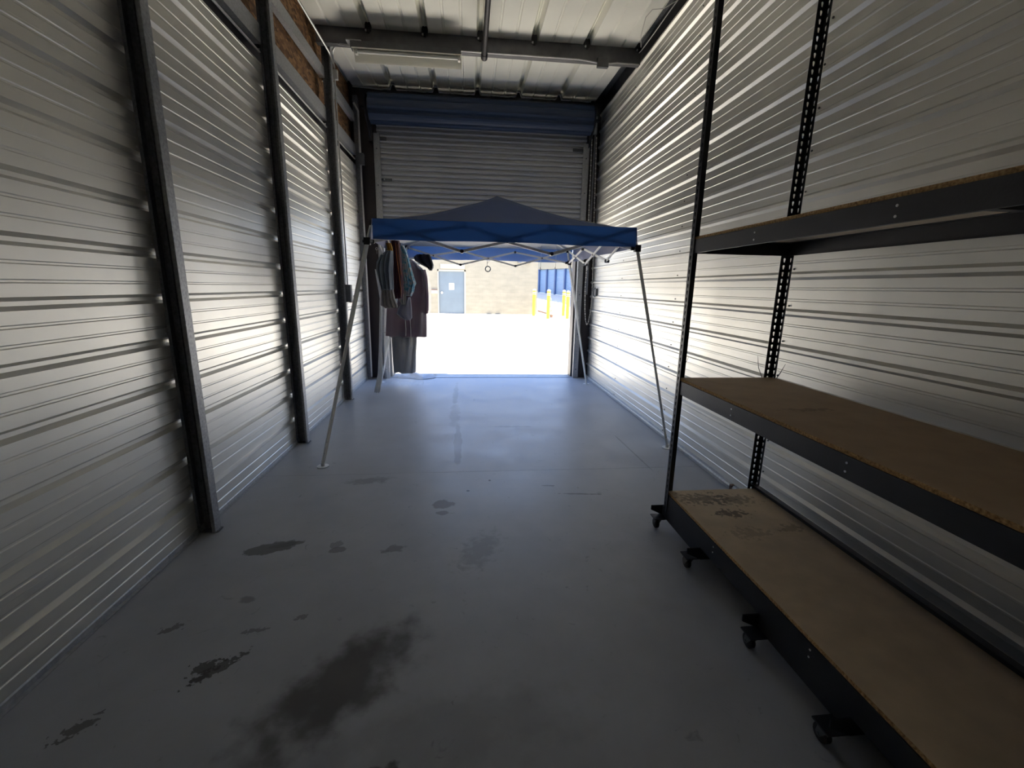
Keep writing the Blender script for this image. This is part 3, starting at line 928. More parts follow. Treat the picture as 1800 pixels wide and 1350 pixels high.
# ================================================================== TENT
tent = thing('canopy_tent', (1.95, 5.2, 0), 'blue pop-up canopy tent with slanted silver legs in front of the open door', 'canopy tent')
K = {'fl': (0.79, 3.95, 1.847), 'fr': (3.165, 4.0, 1.853), 'rr': (3.078, 6.37, 1.845), 'rl': (0.75, 6.42, 1.845)}
FT = {'fl': (0.42, 3.55), 'fr': (3.55, 3.83), 'rr': (3.51, 6.68), 'rl': (0.27, 6.86)}
TC = {}
for k in K:
    kx, ky, kz = K[k]
    fx, fy = FT[k]
    top = (kx+(1.95-kx)*0.035, ky+(5.2-ky)*0.035, 2.01)
    TC[k] = top
    leg = MB()
    mid = (fx+(kx-fx)*0.55, fy+(ky-fy)*0.55, 0.05+(kz-0.05)*0.55)
    leg.bar(mid, (kx, ky, kz), 0.027, 0.027)
    leg.bar((kx, ky, kz), top, 0.024, 0.024)
    leg.bar((fx, fy, 0.02), (fx+(kx-fx)*0.58, fy+(ky-fy)*0.58, 0.02+(kz-0.02)*0.58), 0.021, 0.021)
    lo = leg.build('leg', M['tent_steel'], tent)
    hb = MB()
    dx, dy = (1 if kx < 2 else -1), (1 if ky < 5 else -1)
    for i in range(5):
        t = 0.05+0.05*i
        hb.disc((fx+(kx-fx)*t, fy+(ky-fy)*t-0.011, 0.02+(kz-0.02)*t), (0, -1, 0), 0.004, 0.002, 6)
    tag(hb.build('pin_holes', M['rubber'], lo), kind='stuff')
    f = MB()
    f.tube([(fx, fy, 0.0), (fx, fy, 0.006)], 0.048, 16)
    f.tube([(fx, fy, 0.006), (fx, fy, 0.035)], 0.016, 8)
    f.build('foot', M['tent_steel'], lo)
    kk = MB()
    kk.box(kx-0.026, kx+0.026, ky-0.026, ky+0.026, kz-0.025, kz+0.035)
    kk.box(min(kx, kx+dx*0.06), max(kx, kx+dx*0.06), ky-0.012, ky+0.012, kz-0.012, kz+0.020)
    kk.box(kx-0.012, kx+0.012, min(ky, ky+dy*0.06), max(ky, ky+dy*0.06), kz-0.012, kz+0.020)
    kk.box(kx-0.035, kx-0.02, ky-0.03, ky-0.01, kz-0.01, kz+0.012)
    bevel(kk.build('slider', M['tent_plastic'], lo), 0.003)
    tb = MB().box(top[0]-0.022, top[0]+0.022, top[1]-0.022, top[1]+0.022, 1.985, 2.03)
    bevel(tb.build('corner_bracket', M['tent_plastic'], lo), 0.003)

def lerp(a, b, t):
    return tuple(a[i]+(b[i]-a[i])*t for i in range(3))
def truss(a, b):
    """three scissor pairs between corner a and corner b; every rod a part"""
    ta, tb, ka, kb = TC[a], TC[b], K[a], K[b]
    up = [ta]+[tuple((*lerp(ta, tb, t)[:2], 1.975)) for t in (1/3, 2/3)]+[tb]
    lo = [ka]+[tuple((*lerp(ka, kb, t)[:2], 1.790)) for t in (1/3, 2/3)]+[kb]
    nx = Vector((tb[1]-ta[1], ta[0]-tb[0], 0)).normalized()*0.010
    for i in range(3):
        p = MB().bar(Vector(lo[i])+nx, Vector(up[i+1])+nx, 0.011, 0.023)
        p.build('truss_rod', M['tent_steel'], tent)
        p = MB().bar(Vector(up[i])-nx, Vector(lo[i+1])-nx, 0.011, 0.023)
        p.build('truss_rod', M['tent_steel'], tent)
    for q in up[1:3]+lo[1:3]:
        n = nx.normalized()
        MB().tube([Vector(q)-n*0.024, Vector(q)+n*0.024], 0.017, 8).build('truss_joint', M['tent_plastic'], tent)
    for i in range(3):
        q = (Vector(lo[i])+Vector(up[i+1])+Vector(up[i])+Vector(lo[i+1]))/4
        n = nx.normalized()
        MB().tube([q-n*0.020, q+n*0.020], 0.011, 8).build('truss_pin', M['tent_plastic'], tent)
    return up, lo
UF, LF = truss('fl', 'fr')
UR, LR = truss('rl', 'rr')
UR2, LR2 = truss('fr', 'rr')
UL, LL = truss('fl', 'rl')
PK = (1.965, 5.18, 2.455)
hub = (1.965, 5.18, 2.30)
for k in K:
    MB().bar(TC[k], (PK[0], PK[1], 2.40), 0.016, 0.020).build('rafter', M['tent_steel'], tent)
h = MB().tube([(PK[0], PK[1], 2.22), (PK[0], PK[1], 2.44)], 0.018, 8)
h.tube([(PK[0], PK[1], 2.36), (PK[0], PK[1], 2.43)], 0.05, 12)
h.build('centre_hub', M['tent_plastic'], tent)

# canopy cloth: grid over the four corners, hips from the corners to the peak
NG = 28
cor = {'fl': (0.845, 3.93), 'fr': (3.135, 3.98), 'rr': (3.125, 6.40), 'rl': (0.72, 6.45)}
EZ = 2.03
def canopy_pt(u, v):
    a = Vector(cor['fl']).lerp(Vector(cor['fr']), u)
    b_ = Vector(cor['rl']).lerp(Vector(cor['rr']), u)
    p = a.lerp(b_, v)
    uu, vv = abs(2*u-1), abs(2*v-1)
    m_ = max(uu, vv)
    n_ = min(uu, vv)
    f = (1-m_)**1.35
    sag = -0.035*math.sin(PI*m_)*(1-(n_/max(m_, 1e-6))**2)
    if m_ > 0.999:
        sag = 0
    z = EZ+(PK[2]+0.025-EZ)*f+sag
    z += 0.006*math.sin(9*p.x+4*p.y)*(1-m_)
    return (p.x, p.y, z)
cm = MB()
V = [canopy_pt(i/NG, j/NG) for j in range(NG+1) for i in range(NG+1)]
Fc = []
for j in range(NG):
    for i in range(NG):
        q = (j*(NG+1)+i, j*(NG+1)+i+1, (j+1)*(NG+1)+i+1, (j+1)*(NG+1)+i)
        if (i < NG/2) == (j < NG/2):
            Fc += [(q[0], q[1], q[2]), (q[0], q[2], q[3])]
        else:
            Fc += [(q[0], q[1], q[3]), (q[1], q[2], q[3])]
cm.add(V, Fc)
co = cm.build('canopy', M['canopy'], tent, smooth=False)
co.data.polygons.foreach_set('use_smooth', [True]*len(co.data.polygons))
def valance(a, b, zt, drop, nm='valance'):
    A_, B_ = Vector(cor[a]), Vector(cor[b])
    n = 36
    v = []
    nrm = Vector((B_.y-A_.y, A_.x-B_.x)).normalized()
    c = Vector((1.95, 5.2))
    if (A_.lerp(B_, .5)-c).dot(nrm) < 0:
        nrm = -nrm
    for j in range(5):
        for i in range(n+1):
            t = i/n
            p = A_.lerp(B_, t)+nrm*(0.006+0.007*math.sin(t*23)*j/4+0.004*j)
            sc2 = 0.005*math.sin(t*PI*3)
            v.append((p.x, p.y, zt-drop*j/4-(sc2*j/4)))
    f = [(j*(n+1)+i, j*(n+1)+i+1, (j+1)*(n+1)+i+1, (j+1)*(n+1)+i) for j in range(4) for i in range(n)]
    if (a, b) in (('fl', 'fr'), ('fr', 'rr')):
        f = [q[::-1] for q in f]
    o = MB().add(v, f).build(nm, M['valance'], tent)
    o.data.polygons.foreach_set('use_smooth', [True]*len(o.data.polygons))
    return o
valance('fl', 'fr', EZ+0.004, 0.165)
valance('rl', 'rr', EZ+0.004, 0.175)
valance('fl', 'rl', EZ+0.004, 0.165)
valance('fr', 'rr', EZ+0.004, 0.165)
# small things hanging from the tent frame
r = thing('hanging_ring', (1.91, 6.40, 1.75), 'small dark metal ring hanging from the middle of the rear truss', 'ring')
MB().tube([(1.912+0.036*math.cos(a), 6.40, 1.742+0.036*math.sin(a)) for a in [2*PI*i/20 for i in range(20)]], 0.008, 8, closed=True).build('ring', M['wire'], r)
MB().tube([(1.905, 6.40, 1.778), (1.90, 6.40, 1.82), (1.905, 6.40, 1.86)], 0.003, 6).build('hook', M['wire'], r)
MB().tube([(1.90, 6.40, 1.82), (1.925, 6.40, 1.84), (1.93, 6.40, 1.86)], 0.003, 6).build('hook', M['wire'], r)
for (x0, z0, lab) in ((2.64, 1.775, 'left one of two thin strings hanging at the right of the rear truss'), (2.85, 1.78, 'right one of two thin strings hanging at the right of the rear truss')):
    r = thing('hanging_string', (x0, 6.2, z0), lab, 'string')
    MB().tube([(x0, 6.2, 2.12), (x0-0.004, 6.2, z0)], 0.0022, 6).build('string', M['rope'], r)
    MB().tube([(x0-0.004, 6.2, z0), (x0-0.012, 6.2, z0-0.018), (x0+0.006, 6.2, z0-0.03)], 0.005, 6).build('clip', M['wire'], r)

# ================================================================== RACK
rack = thing('shelving_rack', (3.17, 1.2, 0.13), 'tall black boltless steel shelving rack with three particle board shelves on dollies', 'shelving rack')
def hole_plate(b, org, ax, up, width, z0, z1, cols, pitch=0.0381):
    """perforated flange: org corner, ax direction across; teardrop holes in cols columns"""
    org, ax = Vector(org), Vector(ax)
    rows = int((z1-z0)/pitch)
    cw = width/cols
    for c in range(cols):
        for r_ in range(rows):
            zc = z0+(r_+0.5)*pitch
            xc = (c+0.5)*cw
            hx, hz = cw/2, pitch/2
            slant = 0.0
            outer = [(-hx, -hz), (0, -hz), (hx, -hz), (hx, 0), (hx, hz), (0, hz), (-hx, hz), (-hx, 0)]
            inner = [(-0.003, -0.012), (0, -0.0135), (0.003, -0.012), (0.0065, 0.004), (0.005, 0.0095), (0, 0.0115), (-0.005, 0.0095), (-0.0065, 0.004)]
            base = len(b.v)
            for (p, q) in outer+inner:
                b.v.append(tuple(org+ax*(xc+p)+Vector((0, 0, zc+q-org.z))))
            for k in range(8):
                k2 = (k+1) % 8
                b.f.append([base+k, base+k2, base+8+k2, base+8+k])
                b.mi.append(0)
ZP0, ZP1 = 0.13, 3.14
def upright(x, y, sx, sy, wa, ca, wb_, cb_):
    b = MB()
    if ca:
        hole_plate(b, (x, y, ZP0), (sx, 0, 0), None, wa, ZP0, ZP1, ca)
    else:
        b.add([(x, y, ZP0), (x+sx*wa, y, ZP0), (x+sx*wa, y, ZP1), (x, y, ZP1)], [(0, 1, 2, 3)])
    hole_plate(b, (x, y, ZP0), (0, sy, 0), None, wb_, ZP0, ZP1, cb_)
    o = b.build('upright_post', M['rack'], rack)
    solidify(o, 0.0025)
    return o
RX0, RX1, RY1, RY0 = 2.868, 3.462, 2.425, -0.02
upright(RX0, RY1, 1, -1, 0.046, 0, 0.040, 1)
upright(RX1, RY1, -1, -1, 0.046, 1, 0.040, 1)
upright(RX0, RY0, 1, 1, 0.046, 1, 0.040, 1)
upright(RX1, RY0, -1, 1, 0.046, 1, 0.040, 1)
def shelf(zd, hb, board, thick=0.016, rear_up=0.0, und=None):
    o = MB()
    o.box(RX0+0.010, 3.470, RY0+0.01, RY1-0.008, zd-thick, zd, 0)
    o = o.build('shelf_board', [M[board], M['board_edge'], M[und] if und else M[board]], rack)
    for p in o.data.polygons:
        if abs(p.normal.z) < 0.5:
            p.material_index = 1
        elif p.normal.z < 0:
            p.material_index = 2
    zt = zd-thick
    def beam(nm, axis, s, a, b_, c, zt_=zt):
        """step beam: face plate, top ledge and bottom lip"""
        pf = [(c+s*0.034, zt_), (c, zt_), (c, zt_-hb), (c+s*0.012, zt_-hb)]
        q = MB().extrude(pf, axis, a, b_)
        q = q.build(nm, M['rack'], rack)
        solidify(q, 0.0022)
        return q
    bf = beam('shelf_beam', 'Y', 1, RY0+0.004, RY1-0.003, RX0+0.005)
    beam('shelf_beam', 'Y', -1, RY0+0.004, RY1-0.003, RX1-0.005, zt+rear_up)
    beam('shelf_beam', 'X', -1, RX0+0.006, RX1-0.006, RY1-0.005)
    beam('shelf_beam', 'X', 1, RX0+0.006, RX1-0.006, RY0+0.005)
    MB().box(RX0+0.03, RX1-0.03, 1.18, 1.215, zt-0.03, zt-0.001).build('cross_brace', M['rack'], rack)
    rv = MB()
    for y in (1.225, 1.87):
        for dz in (0.022, 0.052):
            rv.disc((RX0+0.004, y, zt-dz), (-1, 0, 0), 0.0042, 0.002, 8)
    tag(rv.build('rivets', M['bolt'], bf), kind='stuff')
    return zt
shelf(1.782, 0.070, 'board_top', und='board_under')
shelf(0.990, 0.076, 'board_mid')
shelf(0.264, 0.100, 'board_low', rear_up=0.055)
# cable ties left on the uprights at the middle shelf
for i, (p0, p1, p2) in enumerate([((2.885, 2.41, 1.00), (2.90, 2.42, 1.05), (2.925, 2.42, 1.115)), ((2.88, 2.41, 1.02), (2.885, 2.43, 1.06), (2.90, 2.44, 1.10)),
                                  ((3.395, 2.41, 0.99), (3.37, 2.42, 1.05), (3.355, 2.42, 1.12)), ((3.475, 2.40, 0.98), (3.50, 2.40, 1.02), (3.525, 2.40, 1.075))]):
    o = MB().tube([p0, p1, p2], [0.0022, 0.002, 0.001], 6).build('cable_tie', M['zip'], origin=p0)
    tag(o, ['cable tie end standing up at the front upright on the middle shelf, longer one', 'shorter cable tie end close to the front upright on the middle shelf',
            'cable tie end leaning left of the rear perforated upright', 'cable tie end leaning right of the rear perforated upright'][i], 'cable tie')

def dolly(y0, y1, label):
    r = thing('dolly', (2.98, (y0+y1)/2, 0), label, 'dolly', 'black wheeled dollies under the rack')
    f = MB()
    x0, x1 = 2.800, 3.44
    for ya in (y0, y1-0.006):
        f.add([(x0, ya, 0.148), (x1, ya, 0.148), (x1, ya, 0.10), (x1-0.06, ya, 0.078), (x0+0.08, ya, 0.078), (x0, ya, 0.118),
               (x0, ya+0.006, 0.148), (x1, ya+0.006, 0.148), (x1, ya+0.006, 0.10), (x1-0.06, ya+0.006, 0.078), (x0+0.08, ya+0.006, 0.078), (x0, ya+0.006, 0.118)],
              [(0, 1, 2, 3, 4, 5), (11, 10, 9, 8, 7, 6), (0, 6, 7, 1), (1, 7, 8, 2), (2, 8, 9, 3), (3, 9, 10, 4), (4, 10, 11, 5), (5, 11, 6, 0)])
    f.box(2.874, 2.880, y0, y1, 0.082, 0.146)
    f.box(3.36, 3.368, y0, y1, 0.082, 0.146)
    f.box(2.80, 3.43, y0, y0+0.07, 0.080, 0.086)
    f.box(2.80, 3.43, y1-0.07, y1, 0.080, 0.086)
    f.build('frame', M['rack'], r)
    for xa in (2.835, 3.35):
        for ya in (y0+0.035, y1-0.035):
            c = thing('caster', (xa, ya, 0))
            c.parent = r
            c.location = Vector((xa, ya, 0))-WORLD[r.name]
            WORLD[c.name] = Vector((xa, ya, 0))
            a = random.uniform(-0.7, 0.7)
            q = MB()
            q.box(xa-0.03, xa+0.03, ya-0.03, ya+0.03, 0.076, 0.080)
            for s in (-1, 1):
                q.add([(xa+s*0.014, ya-0.022, 0.076), (xa+s*0.014, ya+0.022, 0.076), (xa+s*0.014, ya+0.03, 0.03), (xa+s*0.014, ya+0.012, 0.022),
                       (xa+s*0.017, ya-0.022, 0.076), (xa+s*0.017, ya+0.022, 0.076), (xa+s*0.017, ya+0.03, 0.03), (xa+s*0.017, ya+0.012, 0.022)],
                      [(0, 1, 2, 3), (7, 6, 5, 4), (0, 4, 5, 1), (1, 5, 6, 2), (2, 6, 7, 3), (3, 7, 4, 0)])
            q.tube([(xa-0.020, ya+0.018, 0.031), (xa+0.020, ya+0.018, 0.031)], 0.006, 8)
            q.build('fork', M['box_grey'], c)
            wv = MB().tube([(xa-0.0115, ya+0.018, 0.031), (xa-0.009, ya+0.018, 0.031), (xa+0.009, ya+0.018, 0.031), (xa+0.0115, ya+0.018, 0.031)], [0.027, 0.031, 0.031, 0.027], 20)
            wv.build('wheel', M['rubber'], c, smooth=True)
    return r
dolly(1.98, 2.46, 'black wheeled dolly under the far end of the shelving rack')
dolly(1.03, 1.50, 'black wheeled dolly under the rack nearer the camera')
dolly(0.05, 0.52, 'black wheeled dolly under the rack end out of view')

# ================================================================== CLOTHES
def hang(rows, yc, dep, folds=5, amp=0.35, n=40, ph=0.0, lay=9):
    """hanging cloth as a closed folded tube: rows of (z, x0, x1); cross-section is a flattened ring with pleats"""
    b = MB()
    # resample rows
    R_ = []
    for a, c in zip(rows[:-1], rows[1:]):
        k = max(1, int(abs(a[0]-c[0])/0.03))
        for i in range(k):
            t = i/k
            R_.append([a[j]+(c[j]-a[j])*t for j in range(3)])
    R_.append(list(rows[-1]))
    for ri, (z, x0, x1) in enumerate(R_):
        cx, hw = (x0+x1)/2, max(0.004, (x1-x0)/2)
        for k in range(n):
            a = 2*PI*k/n
            cxa, sya = math.cos(a), math.sin(a)
            fold = 1+amp*math.sin(folds*cxa*3.0+ph+ri*0.05)
            yy = yc+math.copysign(abs(sya)**0.7, sya)*dep*0.5*fold
            zz = z
            if ri == len(R_)-1:
                zz += 0.010*math.sin(folds*cxa*4+ph)
            b.v.append((cx+cxa*hw, yy, zz))
    N = len(R_)
    for i in range(N-1):
        for k in range(n):
            k2 = (k+1) % n
            b.f.append([i*n+k, i*n+k2, (i+1)*n+k2, (i+1)*n+k])
            b.mi.append(0)
    b.f.append([k for k in range(n)][::-1])
    b.f.append([(N-1)*n+k for k in range(n)])
    b.mi += [0, 0]
    return b
def garment(name, rows, yc, dep, m, label, cat='garment', **kw):
    o = hang(rows, yc, dep, **kw).build(name, M[m], origin=((rows[0][1]+rows[0][2])/2, yc, rows[-1][0]), smooth=True)
    return tag(o, label, cat)
G = 'clothes hanging at the left of the tent'
# maroon long shirt dress on a hanger with sleeve, in clear film
r = thing('long_shirt', (0.75, 6.62, 0.75), 'long plum-maroon shirt hanging open under clear film at the left door jamb', 'shirt')
hang([(1.86, 0.72, 0.82), (1.80, 0.66, 0.90), (1.74, 0.55, 0.97), (1.66, 0.50, 1.01), (1.45, 0.47, 1.02), (1.1, 0.44, 1.02), (0.752, 0.41, 1.015)], 6.62, 0.10, folds=3, amp=0.3).build('body', M['plum'], r, smooth=True)
hang([(1.72, 0.95, 1.02), (1.6, 0.98, 1.045), (1.35, 1.0, 1.055), (1.15, 1.005, 1.05), (1.10, 1.01, 1.04)], 6.60, 0.07, folds=2, amp=0.3).build('sleeve', M['plum'], r, smooth=True)
MB().tube([(0.60, 6.62, 1.80), (0.78, 6.62, 1.875), (0.94, 6.62, 1.79)], 0.008, 8).build('hanger', M['white_metal'], r)
MB().tube([(0.78, 6.62, 1.875), (0.78, 6.62, 1.91), (0.80, 6.62, 1.93), (0.82, 6.62, 1.91)], 0.004, 6).build('hanger_hook', M['wire'], r)
garment('long_skirt', [(0.80, 0.49, 0.86), (0.72, 0.485, 0.86), (0.45, 0.49, 0.84), (0.19, 0.50, 0.83)], 6.68, 0.09, 'charcoal', 'long charcoal garment hanging below the plum shirt, almost to the floor', 'garment', folds=2, amp=0.2)
# clear film over them, spreading to the floor
fm = MB()
rows = [(1.90, 0.70, 0.82), (1.82, 0.62, 0.93), (1.70, 0.50, 1.05), (1.50, 0.44, 1.09), (1.2, 0.42, 1.09), (0.9, 0.40, 1.06), (0.6, 0.385, 1.03), (0.35, 0.38, 0.98), (0.15, 0.40, 0.93), (0.03, 0.38, 0.95)]
b = hang(rows, 6.63, 0.20, folds=6, amp=0.3, n=56)
b.f = b.f[:-2]
b.mi = b.mi[:-2]
o = b.build('garment_film', M['film'], origin=(0.75, 6.63, 0.0), smooth=True)
tag(o, 'clear plastic garment film draped over the plum shirt down to the floor', 'plastic film')
fp = MB()
NX, NY = 26, 8
vv = []
for j in range(NY+1):
    for i in range(NX+1):
        u, v = i/NX, j/NY
        vv.append((0.46+0.60*u+0.03*math.sin(9*v), 7.10+0.42*v+0.05*math.sin(7*u), 0.009+0.06*(0.5+0.5*math.sin(13*u+3*v))*math.sin(PI*v)*(0.4+0.6*math.sin(PI*u))+0.004*random.random()))
fp.add(vv, [(j*(NX+1)+i, j*(NX+1)+i+1, (j+1)*(NX+1)+i+1, (j+1)*(NX+1)+i) for j in range(NY) for i in range(NX)])
o = fp.build('plastic_sheet', M['white_cloth'], origin=(0.7, 7.3, 0), smooth=True)
tag(o, 'crumpled white plastic lying on the floor at the door threshold', 'plastic film')
garment('plastic_strip', [(1.69, 0.43, 0.51), (1.60, 0.44, 0.51), (1.45, 0.46, 0.505), (1.32, 0.475, 0.505), (1.0, 0.455, 0.49), (0.62, 0.43, 0.475), (0.30, 0.40, 0.47), (0.05, 0.34, 0.42)], 5.98, 0.03, 'white_cloth', 'narrow white plastic strip hanging down by the left door jamb', 'plastic film', folds=2, amp=0.3)
garment('shirt', [(1.836, 0.806, 0.87), (1.788, 0.742, 0.87), (1.723, 0.705, 0.87), (1.643, 0.695, 0.862), (1.547, 0.717, 0.862), (1.451, 0.738, 0.862)], 4.75, 0.112, 'grey_cloth', 'bunched blue-grey shirt at the left end of the hanging clothes', 'shirt', folds=4, amp=0.5)
garment('towel', [(1.548, 0.731, 0.837), (1.499, 0.71, 0.85), (1.433, 0.723, 0.85), (1.36, 0.715, 0.862), (1.286, 0.71, 0.887), (1.261, 0.756, 0.887)], 4.8, 0.074, 'beige_cloth', 'beige-grey cloth with a ragged hem below the blue-grey shirt', 'cloth', folds=5, amp=0.4)
garment('scarf', [(1.881, 0.787, 0.821), (1.754, 0.791, 0.829), (1.584, 0.795, 0.829), (1.499, 0.8, 0.825)], 4.95, 0.051, 'tan', 'narrow tan scarf between the blue-grey shirt and the maroon robe', 'scarf', folds=2, amp=0.3)
garment('cap', [(1.924, 0.777, 0.828), (1.89, 0.783, 0.84), (1.839, 0.789, 0.845), (1.81, 0.798, 0.832)], 4.9, 0.06, 'mustard', 'small mustard yellow cloth at the top of the hanging clothes', 'cloth', folds=3, amp=0.4)
r = thing('robe', (0.837, 5.12, 1.348), 'dark maroon robe with thin orange piping, hanging in tight folds', 'robe')
hang([(1.972, 0.793, 0.882), (1.901, 0.788, 0.891), (1.767, 0.784, 0.9), (1.589, 0.779, 0.909), (1.428, 0.779, 0.909), (1.348, 0.802, 0.891)], 5.13, 0.116, folds=6, amp=0.45).build('body', M['maroon'], r, smooth=True)
MB().tube([(0.851, 5.062, 1.945), (0.86, 5.058, 1.767), (0.877, 5.058, 1.589), (0.891, 5.066, 1.455), (0.882, 5.075, 1.374)], 0.004, 6).build('piping', M['orange_piping'], r)
MB().tube([(0.869, 5.071, 1.928), (0.882, 5.066, 1.767), (0.898, 5.066, 1.606)], 0.003, 6).build('piping', M['orange_piping'], r)
garment('floral_shirt', [(1.941, 0.852, 0.899), (1.875, 0.852, 0.927), (1.781, 0.852, 0.955), (1.687, 0.852, 0.978), (1.593, 0.852, 1.002), (1.518, 0.852, 1.025), (1.481, 0.861, 1.007), (1.425, 0.88, 0.997), (1.378, 0.899, 0.964)], 5.35, 0.113, 'cloth_floral', 'light blue floral patterned shirt right of the maroon robe', 'shirt', folds=6, amp=0.45)
garment('handkerchief', [(1.426, 0.854, 0.901), (1.389, 0.841, 0.919), (1.315, 0.841, 0.915), (1.278, 0.854, 0.91)], 5.25, 0.037, 'beige_cloth', 'small cream cloth pinned between the robe and the floral shirt', 'cloth', folds=3, amp=0.4)
garment('bag', [(1.36, 0.915, 0.961), (1.295, 0.85, 0.966), (1.221, 0.813, 0.971), (1.165, 0.794, 0.971), (1.118, 0.85, 0.971), (1.1, 0.896, 0.961)], 5.3, 0.093, 'lavender', 'small lavender-grey drawstring bag hanging lowest of the clothes', 'bag', folds=2, amp=0.25)
for (x0, z1, lab) in ((0.892, 0.905, 'left cord'), (0.948, 0.775, 'right cord')):
    o = MB().tube([(x0, 5.30, 1.10), (x0+0.004, 5.30, 0.98), (x0, 5.30, z1)], 0.0032, 6).build('drawstring', M['rope'], origin=(x0, 5.30, z1))
    tag(o, 'pale cord hanging below the lavender bag, ' + ('shorter left one' if x0 < 0.92 else 'longer right one'), 'cord')
r = thing('black_cap', (1.0, 6.36, 1.72), 'lumpy black-navy cloth cap hanging on the rear truss right of the clothes', 'cap')
hang([(1.915, 0.93, 1.10), (1.88, 0.885, 1.125), (1.83, 0.90, 1.14), (1.78, 0.98, 1.155), (1.74, 1.06, 1.15), (1.71, 1.09, 1.13)], 6.36, 0.14, folds=3, amp=0.5).build('crown', M['navy'], r, smooth=True)
r = thing('hook_ring', (0.66, 5.0, 1.86), 'tiny grey ring hook at the top left of the hanging clothes', 'hook')
MB().tube([(0.658+0.011*math.cos(a), 5.0, 1.873+0.013*math.sin(a)) for a in [2*PI*i/14 for i in range(14)]], 0.003, 6, closed=True).build('ring', M['conduit'], r)
MB().tube([(0.658, 5.0, 1.862), (0.66, 5.0, 1.82)], 0.002, 6).build('shank', M['conduit'], r)
# ================================================================== OUTSIDE
dr = MB().box(-40, 40, YF+0.05, 60, -0.30, -0.015).build('ground', M['gap_dark'])
tag(dr, kind='structure')
for (ya, yb) in ((YF+0.07, 12.0), (12.03, 19.7), (19.73, 34.0)):
    MB().box(-40, 40, ya, yb, -0.1, -0.005).build('drive_slab', M['drive'], dr)
MB().box(0.30, 3.46, YF+0.02, YF+0.09, -0.02, 0.006).build('threshold_angle', M['galv_light'], dr)
ap = MB().add([(5.75, 26.2, -0.004), (40, 26.2, -0.004), (40, 33, 0.83), (9.9, 32.5, 0.83), (8.3, 44.5, 1.10), (5.75, 44.5, 1.10),
               (5.75, 26.2, -0.3), (40, 26.2, -0.3), (40, 33, -0.3), (9.9, 32.5, -0.3), (8.3, 44.5, -0.3), (5.75, 44.5, -0.3)],
              [(0, 1, 2, 3), (0, 3, 4, 5), (0, 6, 7, 1), (5, 11, 6, 0)])
ap.build('rising_drive', M['drive'], dr)

YO = 24.95
ob = thing('office_building', (0, YO, 0), 'beige block building with a grey steel door across the drive', 'building')
wlm = MB()
wlm.box(-16, -0.04, YO, YO+0.4, 0, 4.6)
wlm.box(1.43, 5.5, YO, YO+0.4, 0, 4.6)
wlm.box(-0.04, 1.43, YO, YO+0.4, 2.33, 4.6)
wlm.box(5.1, 5.5, YO+0.4, YO+20, 0, 4.6)
wlm.build('wall', M['block'], ob)
dd = MB().box(-0.01, 1.40, YO+0.06, YO+0.11, 0.0, 2.31)
ddo = dd.build('door', M['door_grey'], ob)
fr = MB()
fr.box(-0.07, -0.005, YO-0.02, YO+0.12, 0, 2.38)
fr.box(1.395, 1.47, YO-0.02, YO+0.12, 0, 2.38)
fr.box(-0.07, 1.47, YO-0.02, YO+0.12, 2.30, 2.38)
fr.build('door_frame', M['cream_band'], ob)
MB().box(0.55, 0.83, YO+0.05, YO+0.058, 1.31, 1.66).build('paper_notice', M['paper'], ddo)
MB().tube([(0.16, YO+0.06, 1.14), (0.16, YO-0.01, 1.14)], [0.05, 0.06], 12).build('door_knob', M['bolt'], ddo)
MB().box(0.10, 1.42, YO-0.05, YO-0.005, 2.43, 2.68).build('sign_panel', M['cream_band'], ob)
sg = MB()
for i in range(6):
    sg.box(0.62+i*0.125, 0.69+i*0.125, YO-0.056, YO-0.05, 2.49, 2.60)
sg.build('sign_marks', M['white_metal'], ob)
bx = MB()
bx.box(-0.40, -0.10, YO-0.10, YO, 1.10, 1.25)
bo2 = bx.build('letter_box', M['white_metal'], ob)
MB().box(-0.40, -0.10, YO-0.11, YO, 1.25, 1.30).build('lid', M['wood_block'], bo2)
# wall lamp whose long grazing shadow falls down the wall
for i, x0 in enumerate((4.45, 4.95)):
    lb = MB()
    lb.box(x0-0.10, x0+0.10, YO-0.16, YO, 2.82, 2.95)
    lb.build('wall_lamp', M['box_grey'], ob)

bb = thing('storage_building', (9, 36, 0.9), 'long storage building with a row of light blue roll-up doors beyond the bollards', 'building')
Lp, Rp = Vector((8.43, 43.0, 1.076)), Vector((9.86, 32.5, 0.83))
dv = (Rp-Lp)
L_ = dv.length
dv = dv/L_
def fac(u, z, out=0.0):
    """point on the facade: u metres along it, z above its own ground, out towards the drive"""
    p = Lp+dv*u
    nrm = Vector((-abs(dv.y), -dv.x, 0)).normalized()
    return (p.x+nrm.x*out, p.y+nrm.y*out, p.z+z)
def fbox(u0, u1, z0, z1, o0, o1):
    b = MB()
    v = [fac(u, z, o_) for u in (u0, u1) for o_ in (o0, o1) for z in (z0, z1)]
    return b.add(v, [(0, 1, 3, 2), (4, 6, 7, 5), (0, 4, 5, 1), (2, 3, 7, 6), (0, 2, 6, 4), (1, 5, 7, 3)])
fbox(-2, 22, 0, 3.2, -0.6, -0.3).build('wall', M['cream_band'], bb)
fbox(-2, 22, 2.15, 3.2, -0.3, 0.05).build('header_band', M['cream_band'], bb)
for i in range(9):
    u = 0.05+i*2.42
    fbox(u-0.28, u, 0, 2.15, -0.3, 0.04).build('pier', M['navy_pier'], bb)
    d_ = MB()
    z = 0.0
    while z < 2.14:
        v = [fac(u, z, -0.10), fac(u+2.14, z, -0.10), fac(u+2.14, z+0.06, -0.085), fac(u, z+0.06, -0.085), fac(u, z+0.107, -0.10), fac(u+2.14, z+0.107, -0.10)]
        d_.add(v, [(0, 1, 2, 3), (3, 2, 5, 4)])
        z += 0.107
    d_.build('roll_up_door', M['sky_blue_door'], bb)

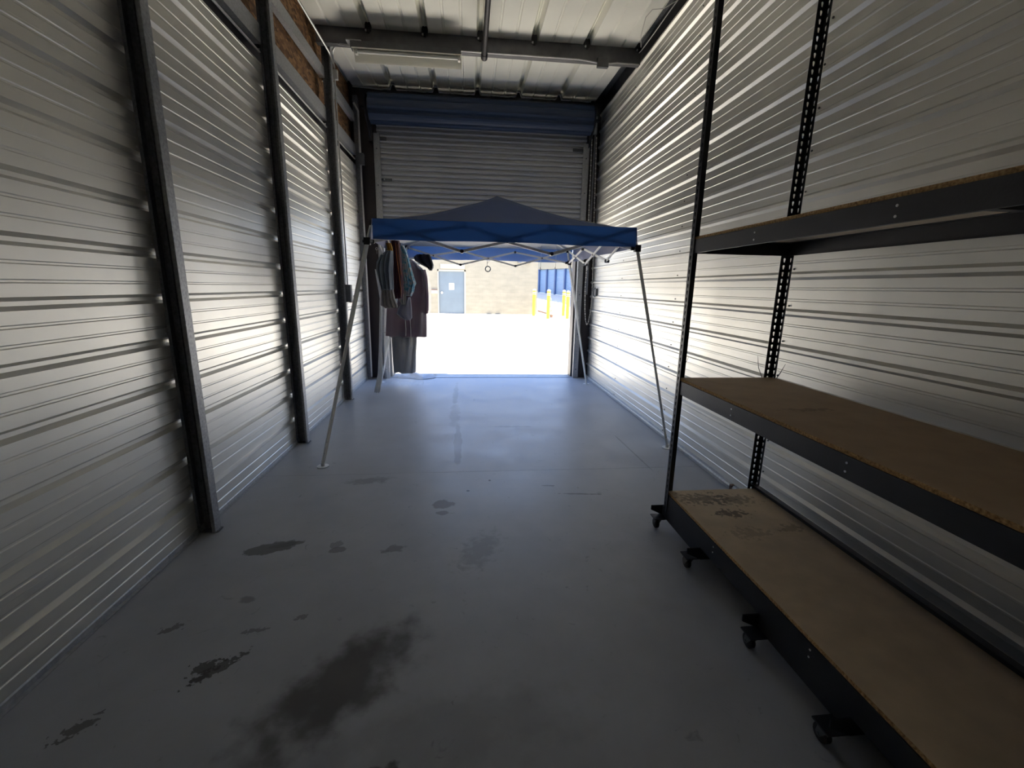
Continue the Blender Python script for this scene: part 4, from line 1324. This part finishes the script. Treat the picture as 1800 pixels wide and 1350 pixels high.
def bollard(x, y, hgt, label):
    r = thing('bollard', (x, y, 0), label, 'bollard', 'yellow bollards outside')
    MB().tube([(x, y, 0), (x, y, hgt-0.07)], 0.088, 16).build('sleeve', M['yellow'], r, smooth=True)
    MB().tube([(x, y, hgt-0.075), (x, y, hgt-0.04), (x, y, hgt-0.01), (x, y, hgt)], [0.09, 0.085, 0.06, 0.02], 16).build('cap', M['cream_cap'], r, smooth=True)
    for dz in (0.17, 0.25):
        MB().tube([(x, y, hgt-dz), (x, y, hgt-dz-0.025)], 0.092, 16).build('ring', M['cream_cap'], r)
bollard(5.17, 23.86, 1.43, 'yellow bollard at the right end of the beige wall, leftmost of four')
bollard(5.58, 21.74, 1.42, 'yellow bollard with a plant behind it, second from the left')
bollard(6.88, 24.17, 1.40, 'farther yellow bollard of the pair on the right')
bollard(6.60, 21.9, 1.38, 'nearer yellow bollard of the pair on the right')
pl = thing('potted_plant', (5.95, 22.6, 0), 'straggly green plant in a small brown pot behind the second bollard', 'plant')
MB().tube([(5.92, 22.6, 0), (5.92, 22.6, 0.14), (5.92, 22.6, 0.15)], [0.07, 0.10, 0.09], 12).build('pot', M['wood_block'], pl)
st = MB()
lf = MB()
for i in range(7):
    a = random.uniform(0, 6.28)
    hx = random.uniform(0.55, 0.95)
    tip = (5.95+0.16*math.cos(a), 22.6+0.16*math.sin(a), hx)
    st.tube([(5.92, 22.6, 0.12), ((5.93+tip[0])/2, (22.6+tip[1])/2, hx*0.55), tip], 0.008, 5)
    for k in range(9):
        t = 0.35+0.65*k/8
        c = Vector((5.92, 22.6, 0.12)).lerp(Vector(tip), t)
        d = Vector((random.uniform(-1, 1), random.uniform(-1, 1), random.uniform(-.3, .8))).normalized()
        s_ = d.cross(Vector((0, 0, 1))).normalized()*0.022
        lf.add([c, c+d*0.05+s_, c+d*0.11, c+d*0.05-s_], [(0, 1, 2, 3)])
st.build('stem', M['leaf'], pl)
tag(lf.build('leaves', M['leaf'], pl), kind='stuff')
o = MB().tube([(5.62, 25.2, 0.20), (6.15, 24.5, 0.06)], 0.05, 10).build('fallen_pipe', M['wood_block'], origin=(5.9, 24.8, 0.05))
tag(o, 'short brown pipe lying behind the leftmost bollard', 'pipe')
